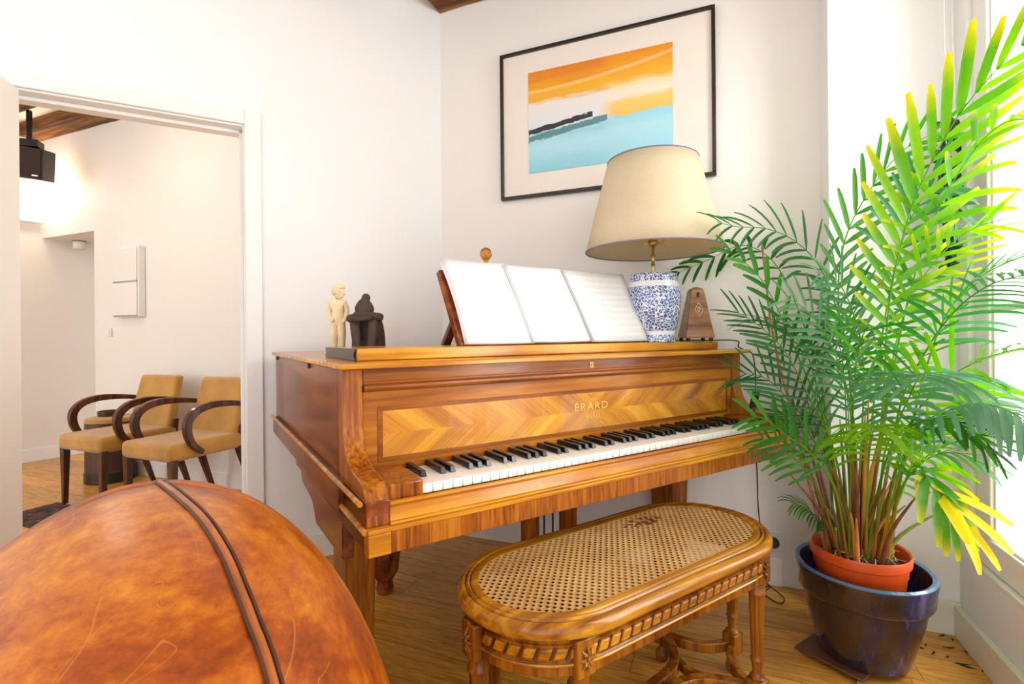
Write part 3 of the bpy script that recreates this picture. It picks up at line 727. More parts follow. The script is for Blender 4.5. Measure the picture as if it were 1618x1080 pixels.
score('score booklet with brown page edges, rightmost on the music desk beside the lamp', 0.885, 1.155, 0.838, 1.140, 0.285, 3, -0.014, curl=0.006, edge=True)
mb = MB()

# ------------------------------------------------------------------ table lamp
LX = P(1.245, 0.354, 1.0155)
lp = empty('table_lamp', LX); tag(lp, 'blue and white porcelain vase lamp with a large cream shade, on the piano', 'lamp')
mb = MB(); mb.lathe([(0.06, 0.0), (0.083, 0.001), (0.084, 0.012), (0.080, 0.022), (0.084, 0.045), (0.095, 0.085), (0.103, 0.13), (0.106, 0.165), (0.104, 0.195), (0.099, 0.222), (0.093, 0.240), (0.092, 0.258), (0.088, 0.267), (0.06, 0.270), (0.02, 0.270)], 48)
vs = mb.build('vase_body', M['vase'], lp)
mb = MB(); mb.lathe([(0.016, 0.268), (0.017, 0.274), (0.008, 0.278), (0.006, 0.30), (0.009, 0.305), (0.006, 0.31), (0.006, 0.335), (0.010, 0.342), (0.006, 0.35), (0.006, 0.375), (0.017, 0.384), (0.020, 0.396), (0.014, 0.41), (0.012, 0.44), (0.004, 0.445)], 20)
mb.tube([(0.0, 0, 0.395), (0.035, 0, 0.39), (0.05, 0, 0.41)], 0.0025, 6); mb.tube([(0.0, 0, 0.395), (-0.035, 0, 0.39), (-0.05, 0, 0.41)], 0.0025, 6)
mb.build('lamp_stem', M['brass'], lp)
SB, ST = 0.362, 0.716
mb = MB(); mb.loft([[(r*cos(2*pi*i/64), r*sin(2*pi*i/64), z) for i in range(64)] for r, z in ((0.264, SB), (0.242, SB+0.09), (0.219, SB+0.18), (0.196, SB+0.27), (0.174, ST))], cap=False)
sh = mb.build('lamp_shade', M['shade'], lp, solid=0.0015)
for r, z in ((0.2645, SB), (0.1745, ST)):
    mb = MB(); mb.tube([(r*cos(2*pi*i/64), r*sin(2*pi*i/64), z) for i in range(65)], 0.0028, 6, cap=False)
    mb.build('shade_trim', M['shade_trim'], sh)
mb = MB()
for k in range(3): mb.tube([(0, 0, 0.70), (0.176*cos(k*2.094), 0.176*sin(k*2.094), ST-0.004)], 0.0018, 6)
mb.tube([(0, 0, 0.44), (0, 0, 0.705)], 0.002, 6); mb.build('shade_carrier', M['brass'], lp)

# lamp cord with inline switch
cd = empty('lamp_cord', (0, 0, 0)); tag(cd, 'thin brown lamp cord hanging off the right end of the piano to the wall socket', 'cord')
pts = [P(1.33, 0.43, 1.02), P(1.48, 0.30, 1.019), P(1.555, 0.20, 1.017), P(1.60, 0.22, 0.990), P(1.625, 0.20, 0.975), Q(1190, 562, 1.93), Q(1194, 600, 1.93), Q(1193, 625, 1.93), Q(1191, 655, 1.95), Q(1192, 700, 1.99), Q(1196, 740, 2.03), Q(1198, 800, 2.04), Q(1204, 860, 2.03), Q(1203, 900, 2.03)]
pts2 = [Q(1203, 900, 2.03), Q(1204, 925, 2.02), Vector((1.04, 2.02, 0.02)), Vector((1.0, 1.99, 0.006)), Vector((1.02, 1.92, 0.005)), Vector((1.06, 1.96, 0.006)), Q(1208, 915, 2.04), Q(1212, 880, 2.05), Q(1217, 862, 2.055)]
mb = MB(); mb.tube(spline(pts, 5), 0.0026, 6); mb.tube(spline(pts2, 5), 0.0026, 6); mb.build('cable', M['cord'], cd)
mb = MB(); a, b_ = Q(1196, 615, 1.925), Q(1189, 645, 1.94)
ax = (b_-a).normalized(); sd_ = Vector((1,0,0.2)).normalized(); mb.obox((a+b_)/2, ax*0.037, sd_*0.013, ax.cross(sd_).normalized()*0.009); mb.build('inline_switch', M['pdark'], cd, 0.004)
SK = Q(1221, 852, 2.09)
mb = MB(); pc = CRN + DR*((SK-CRN).dot(DR)) ; pc.z = 0.183
mb.lathe([(0.014, 0.0), (0.021, 0.004), (0.021, 0.022), (0.012, 0.034), (0.006, 0.04)], 16, pc - NR*0.011, -NR); mb.build('plug', M['black'], cd)
ws = empty('wall_socket', pc, math.atan2(DR.y, DR.x)); tag(ws, 'white square wall socket low beside the plant pot', 'socket')
mb = MB(); mb.box(-0.04, 0.045, -0.010, -0.0015, -0.042, 0.042); mb.build('socket_plate', M['plastic'], ws, 0.003)

# ------------------------------------------------------------------ metronome
mt = empty('metronome', P(1.427, 0.295, 1.0155), PROT + rad(-34)); tag(mt, 'brown wooden pyramid metronome on the piano, right of the lamp', 'metronome')
mw = wood('metronome_wood', (0.16, 0.06, 0.025), (0.30, 0.14, 0.065), (0.46, 0.25, 0.12), 'x', 0.15, 0.8, 40)
mb = MB()
def sq(h, z): return [(-h, -h, z), (h, -h, z), (h, h, z), (-h, h, z)]
mb.loft([sq(0.058, 0.014), sq(0.057, 0.020), sq(0.049, 0.062), sq(0.0485, 0.064), sq(0.026, 0.205), sq(0.020, 0.214), sq(0.008, 0.220)])
mb.build('metronome_case', mw, mt, 0.002)
mb = MB()
for x in (-0.045, 0.045):
    for y in (-0.045, 0.045): mb.lathe([(0.007, 0), (0.009, 0.014)], 10, (x, y, 0))
mb.build('metronome_feet', M['black'], mt)
def face(x, z):   # point on the sloping front face
    hf = 0.0485 + (0.026-0.0485)*(z-0.064)/0.141
    return Vector((x, -hf-0.0012, z))
mb = MB(); mb.tube([face(x, z) for x, z in ((0, 0.155), (0.016, 0.128), (0, 0.098), (-0.016, 0.128), (0, 0.155))], 0.0011, 5)
mb.tube([face(0.006*cos(t)*(1-t/14), 0.128+0.010*sin(t)) for t in [k*0.5 for k in range(18)]], 0.001, 5)
mb.build('diamond_badge', plain('cream_inlay', (0.85, 0.75, 0.5), 0.4), mt)
mb = MB(); mb.box(-0.004, 0.005, -0.034, -0.026, 0.178, 0.198); mb.build('latch', M['black'], mt, 0.002)
mb = MB(); mb.tube([face(-0.0475, 0.0635), face(0.0475, 0.0635)], 0.0008, 5); mb.build('panel_joint', M['pdark'], mt)

# ------------------------------------------------------------------ figurines
def skin_figure(name, verts, edges, radii, mat, parent, lvl=2, rootv=0):
    me = bpy.data.meshes.new(name); me.from_pydata([tuple(v) for v in verts], edges, []); me.materials.append(mat)
    o = bpy.data.objects.new(name, me); COL.objects.link(o); o.parent = parent
    md = o.modifiers.new('skin', 'SKIN'); md.use_smooth_shade = True
    for i, r in enumerate(radii):
        sv = me.skin_vertices[0].data[i]; sv.radius = (r, r) if not isinstance(r, tuple) else r; sv.use_root = (i == rootv)
    s2 = o.modifiers.new('sub', 'SUBSURF'); s2.levels = lvl; s2.render_levels = lvl
    return o
# standing boy figure (local: x right, -y toward viewer), height 0.235
fg = empty('boy_figurine', P(0.115, 0.735, 0.983), PROT - rad(30)); tag(fg, 'cream standing nude boy figurine with curly hair, on the piano by the white wall', 'figurine')
k = 0.235
V_ = [(0,0,.50),(0,0,.56),(.002,.0,.64),(.0,.01,.72),(.0,.01,.79),(.01,0,.835),            # pelvis..neck
      (-.052,0,.49),(-.055,-.02,.27),(-.052,.0,.05),(-.055,-.055,.018),                     # left leg
      (.048,0,.49),(.055,-.01,.27),(.052,.01,.05),(.055,-.045,.018),
      (-.105,.0,.77),(-.135,.0,.64),(-.09,-.06,.53),(-.03,-.095,.49),                       # arm across front
      (.10,.0,.77),(.13,.01,.64),(.115,-.04,.52),(.08,-.075,.47)]
Ed = [(0,1),(1,2),(2,3),(3,4),(4,5),(0,6),(6,7),(7,8),(8,9),(0,10),(10,11),(11,12),(12,13),(3,14),(14,15),(15,16),(16,17),(3,18),(18,19),(19,20),(20,21)]
Rr = [.100,.088,.086,.100,.070,.042,.080,.060,.040,.030,.080,.060,.040,.030,.050,.040,.034,.030,.050,.040,.034,.030]
skin_figure('figure_body', [Vector(v)*k for v in V_], Ed, [r*k for r in Rr], M['cream_clay'], fg)
mb = MB()
hc = Vector((0.022, -0.006, 0.912))*k
def headfn(p):
    q = p.copy()
    if q.x > 0 and q.z < 0: q.x *= 0.95; q.y *= 0.86
    return q
mb.sphere(hc, 0.080*k, 20, 14, (1.0, 0.88, 1.22), headfn)
mb.sphere(hc + Vector((0.067, -0.012, -0.010))*k, 0.020*k, 8, 6, (1.5, .9, 1.4)); mb.sphere(hc + Vector((0.052, -0.012, -0.055))*k, 0.018*k, 8, 6)
for sy in (-1, 1): mb.sphere(hc + Vector((0.054, sy*0.026-0.008, 0.012))*k, 0.010*k, 8, 6)
mb.sphere(hc + Vector((0.0, -0.060, -0.005))*k, 0.016*k, 8, 6, (1, .5, 1.5))
mb.build('figure_head', M['cream_clay'], fg)
mb = MB()
for i in range(60):
    t = i*2.399; z_ = 1 - (i+0.5)/60*1.35; r_ = math.sqrt(max(0, 1-z_*z_))
    p = Vector((cos(t)*r_, sin(t)*r_*0.9, z_*1.15))
    if p.x > 0.45 and z_ < 0.55: continue
    mb.sphere(hc + p*0.086*k + Vector((0,0,0.003)), 0.024*k, 7, 5)
mb.build('curly_hair', M['cream_clay'], fg)
# seated dark clay figure, head on crossed arms over raised knees
sg = empty('seated_figurine', P(0.190, 0.655, 0.990), PROT - rad(33)); tag(sg, 'dark brown clay seated figure hugging its knees, in front of the cream boy figurine', 'figurine')
mb = MB()
mb.loft([[(x*wd, y0 + y*dp, z) for x, y in ((-1,-1),(0,-1.15),(1,-1),(1.1,0),(1,1),(0,1.1),(-1,1),(-1.1,0))] for z, wd, dp, y0 in ((0, .050, .035, .018), (.02, .052, .036, .018), (.055, .050, .032, .022), (.09, .047, .027, .022), (.118, .042, .022, .014), (.135, .026, .018, .004))])
mb.build('figure_torso', M['clay'], sg, sub=2)
V2 = [(0,.01,.03), (-.026,.0,.04),(-.030,-.040,.112),(-.018,-.052,.030),(-.016,-.072,.006), (.026,.0,.04),(.032,-.040,.112),(.030,-.052,.030),(.030,-.072,.006)]
E2_ = [(0,1),(1,2),(2,3),(3,4),(0,5),(5,6),(6,7),(7,8)]
skin_figure('figure_legs', V2, E2_, [.026,.022,.0165,.014,.010,.022,.0165,.014,.010], M['clay'], sg)
V3 = [(0,.012,.118), (-.036,.006,.120),(-.052,-.028,.116),(-.015,-.060,.114),(.036,-.056,.118),(.036,.006,.120),(.054,-.026,.120),(.020,-.052,.128),(-.030,-.054,.128)]
skin_figure('figure_arms', V3, [(0,1),(1,2),(2,3),(3,4),(0,5),(5,6),(6,7),(7,8)], [.022,.016,.0145,.011,.009,.016,.0145,.011,.009], M['clay'], sg)
mb = MB(); mb.sphere((0.0, -0.024, 0.150), 0.031, 18, 12, (1.0, 1.05, 1.12), lambda p: Vector((p.x*(1-0.25*max(0,p.z)/0.03), p.y, p.z))); mb.sphere((0, -0.006, 0.186), 0.0145, 14, 10); mb.sphere((0.010, -0.046, 0.140), 0.008, 8, 6)
mb.build('figure_head', M['clay'], sg)
# small wooden doll behind the desk: only its face shows above the scores
dg = empty('wooden_doll', P(0.739, 0.81, 0.983), PROT - rad(25)); tag(dg, 'small orange wooden doll whose face peeks above the sheet music', 'figurine')
mb = MB(); mb.lathe([(0.035, 0), (0.038, 0.01), (0.028, 0.03), (0.024, 0.12), (0.032, 0.22), (0.038, 0.30), (0.030, 0.34), (0.010, 0.365), (0.009, 0.385)], 20); mb.build('doll_body', M['doll'], dg)
mb = MB(); mb.sphere((0, 0, 0.404), 0.0245, 20, 14, (0.92, 0.95, 1.08)); mb.sphere((0, -0.0235, 0.401), 0.0045, 8, 6, (.8, 1, 1.6))
mb.sphere((0, -0.0215, 0.390), 0.0035, 8, 6, (1.8, .8, .7))
for sx in (-1, 1): mb.sphere((sx*0.023, 0, 0.402), 0.005, 8, 6, (.5, .8, 1.3))
hd = mb.build('doll_head', M['doll'], dg)
mb = MB()
for sx in (-1, 1): mb.sphere((sx*0.009, -0.0212, 0.408), 0.0024, 8, 6)
mb.build('doll_eye', M['pdark'], hd)
mb = MB(); mb.sphere((0, 0.004, 0.409), 0.0252, 18, 10, (0.98, 0.98, 1.05), lambda p: p if p.z > 0.002 or p.y > 0 else Vector((p.x*.9, p.y*.9, p.z))); mb.build('doll_hair', plain('painted_hair', (0.36, 0.12, 0.02), 0.5), dg)

# ------------------------------------------------------------------ framed picture
PT = CRN + DR*((Vector((-0.039, 2.536, 0))-CRN).dot(DR))
pic = empty('framed_picture', PT + Vector((0, 0, 1.7245)), math.atan2(DR.y, DR.x)); tag(pic, 'large framed abstract seascape in orange, white and blue above the piano', 'picture')
PW, PH = 1.005, 0.730
mb = MB(); mb.box(0.012, PW-0.012, -0.016, -0.002, 0.012, PH-0.012); mb.build('mount_board', M['mat_board'], pic)
mb = MB(); fw = 0.016
mb.box(0, PW, -0.028, -0.001, 0, fw); mb.box(0, PW, -0.028, -0.001, PH-fw, PH); mb.box(0, fw, -0.028, -0.001, fw, PH-fw); mb.box(PW-fw, PW, -0.028, -0.001, fw, PH-fw)
mb.build('picture_frame', M['frame'], pic, 0.003)
mb = MB(); mb.box(0, 0.68, -0.002, 0, 0, 0.495); art = mb.build('print', M['paint'], pic); art.location = (0.150, -0.0165, 0.118)

# ------------------------------------------------------------------ cane bench
BC = Vector((0.829*0.967 - 0.559*0.900, 0.559*0.967 + 0.829*0.900, 0)); BR = math.atan2(0.559, 0.829)
bn = empty('piano_bench', BC, BR); tag(bn, 'long oval caned piano bench with carved fluted legs, in front of the keyboard', 'bench')
BL, BW, BZ = 0.478, 0.203, 0.500
def stadium(hl, hw, n=20, z=0):
    r = hw; c = hl - hw*1.08; pts = []
    for i in range(n+1):
        t = -pi/2 + pi*i/n; pts.append((c + cos(t)*r*1.08, sin(t)*r, z))
    for i in range(n+1):
        t = pi/2 + pi*i/n; pts.append((-c + cos(t)*r*1.08, sin(t)*r, z))
    return pts
def sring(off, z): return stadium(BL-off, BW-off, 20, z)
mb = MB()
prof = [(0.050, 0.492), (0.050, 0.4985), (0.036, 0.5005), (0.033, 0.4990), (0.0315, 0.4945), (0.029, 0.4985), (0.026, 0.5000), (0.023, 0.4985), (0.0215, 0.4930), (0.018, 0.4965), (0.012, 0.4970), (0.004, 0.490), (0.0, 0.480), (0.003, 0.470), (0.012, 0.463), (0.020, 0.461), (0.050, 0.462)]
rings = [sring(o_, z) for o_, z in prof]; rings.append(rings[0]); mb.loft(rings, cap=False)
mb.build('seat_rim', M['bench_rail'], bn, angle=50)
mb = MB(); s_ = sring(0.048, 0.4965); mb._f([mb.bm.verts.new(p) for p in s_]); mb.build('cane_seat', M['cane'], bn)
mb = MB(); rings = [sring(o_, z) for o_, z in ((0.024, 0.462), (0.024, 0.452), (0.020, 0.450), (0.020, 0.420), (0.024, 0.418), (0.018, 0.412), (0.018, 0.392), (0.024, 0.388), (0.046, 0.388), (0.046, 0.462))]; rings.append(rings[0]); mb.loft(rings, cap=False)
mb.build('apron', M['bench'], bn, angle=30)
# carved twist along the apron
mb = MB(); dk = MB(); ring = sring(0.020, 0.435); nR = len(ring)
tot = []; acc = 0
for i in range(nR):
    a, b_ = Vector(ring[i]), Vector(ring[(i+1) % nR]); tot.append((acc, a, b_)); acc += (b_-a).length
def along(s):
    s %= acc
    for st, a, b_ in tot:
        l_ = (b_-a).length
        if st <= s <= st + l_ + 1e-9 and l_ > 1e-9: return a.lerp(b_, (s-st)/l_), (b_-a).normalized()
    return tot[0][1], Vector((1,0,0))
s_ = 0
while s_ < acc - 0.02:
    c, t = along(s_); up = Vector((0,0,1)); n_ = t.cross(up)
    tw = (t*0.9 + up*0.45).normalized(); mb.obox(c, t*0.0115, n_*0.0045, (up*0.010 + t*0.004))
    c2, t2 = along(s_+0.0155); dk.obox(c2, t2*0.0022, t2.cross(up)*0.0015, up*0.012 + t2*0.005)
    s_ += 0.031
mb.build('carved_moulding', M['bench_rail'], bn, 0.003)
dk.build('carving_shade_strip', M['carve'], bn)  # dark strips painting the shade between the carved blocks
mb = MB(); mb.tube([Vector(p) + Vector((0,0,-0.022)) for p in sring(0.0175, 0.435)] + [Vector(sring(0.0175, 0.435)[0]) + Vector((0,0,-0.022))], 0.003, 6); mb.build('apron_bead', M['bench_rail'], bn)
LEGS = [(0.325, -0.148), (0.325, 0.148), (0.460, 0.018), (-0.325, -0.148), (-0.325, 0.148), (-0.460, 0.018)]
LEGS = [(0.315, -0.158), (0.315, 0.158), (0.452, 0.0), (-0.315, -0.158), (-0.315, 0.158), (-0.452, 0.0)]
for lx, ly in LEGS:
    pr_ = [(0.006, 0.030), (0.014, 0.036), (0.014, 0.12), (0.013, 0.125)]
    mb = MB()
    mb.lathe([(0.018, 0.125), (0.020, 0.130), (0.013, 0.138), (0.012, 0.145), (0.0145, 0.165), (0.0145, 0.170), (0.0175, 0.174), (0.0175, 0.179), (0.0145, 0.183), (0.0150, 0.19), (0.0195, 0.345), (0.0200, 0.352), (0.0235, 0.355), (0.0235, 0.361), (0.020, 0.365), (0.021, 0.388), (0.021, 0.395)], 32, (lx, ly, 0), flute=(0, 0.186, 0.348))
    o = mb.build('bench_leg', M['bench'], bn, angle=45)
    ang = math.atan2(ly, lx*0.0+ly) if False else 0
    mb = MB(); mb.box(lx-0.022, lx+0.022, ly-0.022, ly+0.022, 0.062, 0.126); mb.build('leg_block', M['bench'], o, 0.004)
    mb = MB(); mb.lathe([(0.010, 0.062), (0.008, 0.052), (0.010, 0.046), (0.018, 0.036), (0.021, 0.024), (0.018, 0.010), (0.008, 0.001)], 20, (lx, ly, 0)); mb.build('ball_foot', M['bench'], o)
    # rosette cap block on the apron
    d_ = Vector((0, 1 if ly > 0 else -1, 0)) if abs(ly) > 0.05 else Vector((1 if lx > 0 else -1, 0, 0))
    t_ = Vector((-d_.y, d_.x, 0)); cc = Vector((lx, ly, 0.423)) + d_*0.012
    mb = MB(); mb.obox(cc, t_*0.025, d_*0.013, Vector((0,0,0.037))); mb.build('cap_block', M['bench'], o, 0.003)
    mb = MB(); fc = cc + d_*0.013
    for q in range(8):
        a_ = q*pi/4; dr_ = t_*cos(a_) + Vector((0,0,1))*sin(a_)*1.35
        mb.tube([fc + dr_*0.003, fc + dr_*0.010 + d_*0.004, fc + dr_*0.019], [0.002, 0.0042, 0.001], 6)
    mb.sphere(fc + d_*0.003, 0.0045, 8, 6); mb.build('carved_rosette', M['bench'], o)
# curved stretchers
st = MB(); stt = MB()
def band(pts, w_, z0, z1, mbx):
    pts = spline([(x, y, 0) for x, y in pts], 8); rings = []
    for i, p in enumerate(pts):
        t = (pts[min(i+1, len(pts)-1)] - pts[max(i-1, 0)]).normalized(); n_ = Vector((-t.y, t.x, 0))*w_
        rings.append([(p.x-n_.x, p.y-n_.y, z0), (p.x+n_.x, p.y+n_.y, z0), (p.x+n_.x, p.y+n_.y, z1), (p.x-n_.x, p.y-n_.y, z1)])
    mbx.loft(rings)
for sg_ in (1, -1):
    band([(sg_*0.315, 0.155), (sg_*0.275, 0.085), (sg_*0.20, 0.030), (sg_*0.05, 0.012), (0, 0.012)], 0.014, 0.070, 0.100, st)
    band([(sg_*0.315, -0.155), (sg_*0.275, -0.085), (sg_*0.20, -0.030), (sg_*0.05, -0.012), (0, -0.012)], 0.014, 0.070, 0.1005, st)
    band([(sg_*0.315, 0.155), (sg_*0.345, 0.080), (sg_*0.385, 0.035), (sg_*0.45, 0.004)], 0.011, 0.070, 0.099, st)
    band([(sg_*0.315, -0.155), (sg_*0.345, -0.080), (sg_*0.385, -0.035), (sg_*0.45, -0.004)], 0.011, 0.070, 0.0995, st)
    band([(sg_*0.255, 0.060), (sg_*0.235, 0.0), (sg_*0.255, -0.060)], 0.008, 0.071, 0.098, st)
st.build('stretcher', M['bench'], bn, 0.003)

# ------------------------------------------------------------------ leather tub armchair in the foreground
EC = Vector((-0.59, 0.80, 0.34)); ER = rad(36.6)
ac = empty('leather_armchair', (EC.x, EC.y, 0), ER); tag(ac, 'worn tan leather armchair seen from behind, filling the lower left foreground', 'armchair')
ea, eb, ec = 0.356, 0.671, 0.45
def ell(az, el):
    x = ea*cos(el)*cos(az); y = eb*cos(el)*sin(az); z = ec*sin(el)
    return x, y, z
mb = MB(); rings = []
nA = 72
for j in range(33):
    el = -0.72 + (pi/2 + 0.72)*j/32; ring = []
    for i in range(nA):
        x, y, z = ell(2*pi*i/nA, min(el, pi/2-0.015))
        lim = 0.30 - 0.02*(z/ec)                     # back rest face
        if y > lim: y = lim + (y-lim)*0.10
        if y < -0.43: y = -0.43 + (y+0.43)*0.14      # upright back below the crown
        ring.append((x, y, z + 0.34))
    rings.append(ring)
mb.loft(rings); shell = mb.build('chair_back', M['leather'], ac)
mb = MB(); mb.box(-0.20, 0.20, 0.28, 0.68, 0.14, 0.30); mb.build('seat_base', M['leather'], ac, 0.03, 4)
mb = MB(); mb.box(-0.205, 0.205, 0.30, 0.70, 0.30, 0.43); mb.build('seat_cushion', M['leather'], ac, 0.045, 5)
for sx in (-1, 1):
    mb = MB(); mb.box(min(sx*0.21, sx*0.31), max(sx*0.21, sx*0.31), 0.20, 0.64, 0.10, 0.54); mb.build('armrest', M['leather'], ac, 0.045, 5)
    for yy in (-0.22, 0.60):
        mb = MB(); mb.lathe([(0.015, 0), (0.022, 0.02), (0.026, 0.115)], 16, (sx*0.20, yy, 0)); mb.build('chair_foot', M['chairwood'], ac)
# seams: photo-measured line dropped onto the leather shell
Rz = Matrix.Rotation(-ER, 3, 'Z')
def onshell(u, v):
    d = Rz @ (Q(u, v, 1.0) - Vector((0, 0, CAMH))); o = Rz @ (Vector((0, 0, CAMH)) - EC)
    S = Vector((1/ea, 1/eb, 1/ec)); d2 = Vector((d.x*S.x, d.y*S.y, d.z*S.z)); o2 = Vector((o.x*S.x, o.y*S.y, o.z*S.z))
    a_, b2, c2 = d2.dot(d2), o2.dot(d2), o2.dot(o2)-1; disc = b2*b2 - a_*c2
    t = (-b2 - math.sqrt(max(disc, 0)))/a_
    p = o + d*t; n_ = Vector((p.x/ea**2, p.y/eb**2, p.z/ec**2)).normalized()
    if p.y < -0.43: p.y = -0.43 + (p.y+0.43)*0.14; n_ = (n_ + Vector((0, -1.5, 0))).normalized()
    return p + Vector((0, 0, EC.z)), n_
seamuv = [(252, 761), (268, 771), (291, 790), (312, 809), (331, 832), (352, 866), (366, 894), (378, 925), (390, 955), (401, 985), (413, 1015), (423, 1045), (433, 1080), (442, 1115), (450, 1150), (458, 1190), (466, 1240), (472, 1300), (474, 1380), (470, 1480)]
for off, mt_, rr, nm, lift in ((0.0, 'piping', 0.0072, 'seam_ridge', 0.0), (-0.0085, 'seam', 0.0022, 'seam_groove', 0.002), (0.0085, 'seam', 0.0022, 'seam_groove', 0.002)):
    pp = []
    for i, (u, v) in enumerate(seamuv):
        p, n_ = onshell(u, v)
        q, _ = onshell(*(seamuv[min(i+1, len(seamuv)-1)])); q0, _ = onshell(*(seamuv[max(i-1, 0)]))
        t = (q-q0).normalized(); sd_ = t.cross(n_).normalized()
        pp.append(p + sd_*off + n_*(lift - (0.003 if off == 0 else 0)))
    mb = MB(); mb.tube(spline(pp, 4), rr, 8); mb.build(nm, M[mt_], ac)
for uvs in ([(120, 801), (153, 786), (191, 773), (225, 766), (252, 763)], [(256, 763), (285, 764), (315, 767), (345, 772), (380, 782), (405, 793)]):
    mb = MB(); sp_ = spline([onshell(*q)[0] - onshell(*q)[1]*0.001 for q in uvs], 4); nn_ = len(sp_)-1; mb.tube(sp_, [0.0015 + 0.005*sin(pi*i/nn_)**0.5 if i not in (0, nn_) else 0.001 for i in range(nn_+1)], 8); mb.build('rim_piping', M['piping'], ac)

# ------------------------------------------------------------------ bridge chairs in the far room
FROT = math.atan2(FR.y, FR.x)
def FP(w_, d_, z=0): return FO + FR*w_ - FN*d_ + Vector((0,0,z))      # along wall, out from wall
def make_chair():
    c = empty('bridge_armchair', FP(-0.63, 0.36), FROT)   # local: x along wall, -y toward the room
    mb = MB(); mb.box(-0.22, 0.22, -0.30, 0.17, 0.355, 0.455); mb.build('seat', M['velvet'], c, 0.03, 4)
    mb = MB(); mb.loft([[(-0.20, 0.10, 0.43), (0.20, 0.10, 0.43), (0.20, 0.165, 0.41), (-0.20, 0.165, 0.41)], [(-0.205, 0.135, 0.6), (0.205, 0.135, 0.6), (0.20, 0.20, 0.6), (-0.20, 0.20, 0.6)], [(-0.19, 0.18, 0.79), (0.19, 0.18, 0.79), (0.19, 0.24, 0.79), (-0.19, 0.24, 0.79)]])
    mb.build('backrest', M['velvet'], c, 0.02, 4)
    for sx in (-1, 1):
        mb = MB(); x = sx*0.195
        mb.loft([[(x-0.013, -0.285, 0.01), (x+0.013, -0.285, 0.01), (x+0.013, -0.26, 0.01), (x-0.013, -0.26, 0.01)], [(x-0.021, -0.29, 0.37), (x+0.021, -0.29, 0.37), (x+0.021, -0.25, 0.37), (x-0.021, -0.25, 0.37)]]); mb.build('leg', M['chairwood'], c, 0.003)
        mb = MB(); mb.loft([[(x-0.013, 0.25, 0.01), (x+0.013, 0.25, 0.01), (x+0.013, 0.275, 0.01), (x-0.013, 0.275, 0.01)], [(x-0.02, 0.12, 0.37), (x+0.02, 0.12, 0.37), (x+0.02, 0.165, 0.37), (x-0.02, 0.165, 0.37)], [(x-0.017, 0.145, 0.5), (x+0.017, 0.145, 0.5), (x+0.017, 0.18, 0.5), (x-0.017, 0.18, 0.5)]]); mb.build('leg', M['chairwood'], c, 0.003)
        pts = spline([(sx*0.205, 0.16, 0.632), (sx*0.218, 0.05, 0.648), (sx*0.226, -0.06, 0.652), (sx*0.230, -0.15, 0.632), (sx*0.231, -0.205, 0.58), (sx*0.231, -0.21, 0.51), (sx*0.229, -0.18, 0.44), (sx*0.226, -0.12, 0.385)], 6)
        mb = MB(); rings = []
        for i, p in enumerate(pts):
            t = (pts[min(i+1, len(pts)-1)] - pts[max(i-1, 0)]).normalized(); n_ = t.cross(Vector((1,0,0))).normalized()
            wd = 0.018; h_ = 0.014 + 0.008*sin(pi*i/(len(pts)-1))
            rings.append([p + Vector((wd*a_, 0, 0)) + n_*h_*b2 for a_, b2 in ((-1,-1),(1,-1),(1,1),(-1,1))])
        mb.loft(rings); mb.build('armrest', M['chairwood'], c, 0.006, 3)
    return c
ch = make_chair(); tag(ch, 'ochre velvet armchair with bentwood arms, left of the two beyond the doorway', 'chair', 'bentwood armchairs in the far room')
c2 = copy_tree(ch); c2.location = FP(0.0, 0.36); tag(c2, 'ochre velvet armchair with bentwood arms, beside the right jamb of the doorway', 'chair', 'bentwood armchairs in the far room')
# drum stool and bowl
ds = empty('drum_stool', FP(-1.20, 0.17)); tag(ds, 'round dark brown drum stool behind the left velvet armchair', 'stool')
mb = MB(); mb.lathe([(0.145, 0.07), (0.15, 0.075), (0.15, 0.43), (0.145, 0.435)], 40); mb.build('stool_body', plain('dark_brown_leather', (0.06, 0.02, 0.012), 0.4, coat=0.2), ds)
mb = MB(); mb.lathe([(0.152, 0.0), (0.156, 0.005), (0.156, 0.075), (0.150, 0.08)], 40); mb.build('base_band', M['black'], ds)
mb = MB(); mb.lathe([(0.150, 0.435), (0.152, 0.445), (0.145, 0.465), (0.10, 0.475), (0.01, 0.476)], 40); mb.build('stool_cushion', M['velvet'], ds)
mb = MB(); mb.lathe([(0.055, 0.0), (0.075, 0.004), (0.078, 0.036), (0.074, 0.036), (0.070, 0.008), (0.02, 0.006)], 32, cap=True)
o = mb.build('dark_bowl', M['chairwood']); o.location = FP(-1.20, 0.17, 0.4755); tag(o, 'low dark round bowl on the drum stool', 'bowl')
# rug
rc = Vector((-3.02, 2.90, 0)); mb = MB(); mb.obox(Vector((0.75, 0.15, 0.005)), Vector((0.75, 0, 0)), Vector((0, 0.15, 0)), Vector((0, 0, 0.0045)))
o = mb.build('rug', M['rug']); o.location = rc; o.rotation_euler = (0, 0, FROT); tag(o, 'dark patterned rug on the far room floor, in front of the armchairs', 'rug')
# wall box, switch, sensor, sconce, speaker
wb = empty('wall_cabinet', FP(-1.21, 0.0, 1.215), FROT); tag(wb, 'white two-door electrical box on the far wall above the chairs', 'box')
mb = MB(); mb.box(-0.155, 0.155, -0.05, -0.001, 0, 0.54); mb.build('box_body', M['plastic'], wb, 0.004)
for z0, z1 in ((0.012, 0.263), (0.275, 0.53)):
    mb = MB(); mb.box(-0.147, 0.140, -0.058, -0.051, z0, z1); mb.build('box_door', M['plastic'], wb, 0.003)
mb = MB(); mb.box(-0.15, 0.143, -0.0545, -0.0505, 0.2635, 0.2745); mb.box(-0.15, 0.143, -0.0545, -0.0505, 0.004, 0.0115); mb.build('box_gap', plain('grey_gap', (0.35, 0.33, 0.32), 0.6), wb)
sw = empty('light_switch', FP(-1.50, 0.0, 1.10), FROT); tag(sw, 'small white light switch on the far wall, below the white box', 'switch')
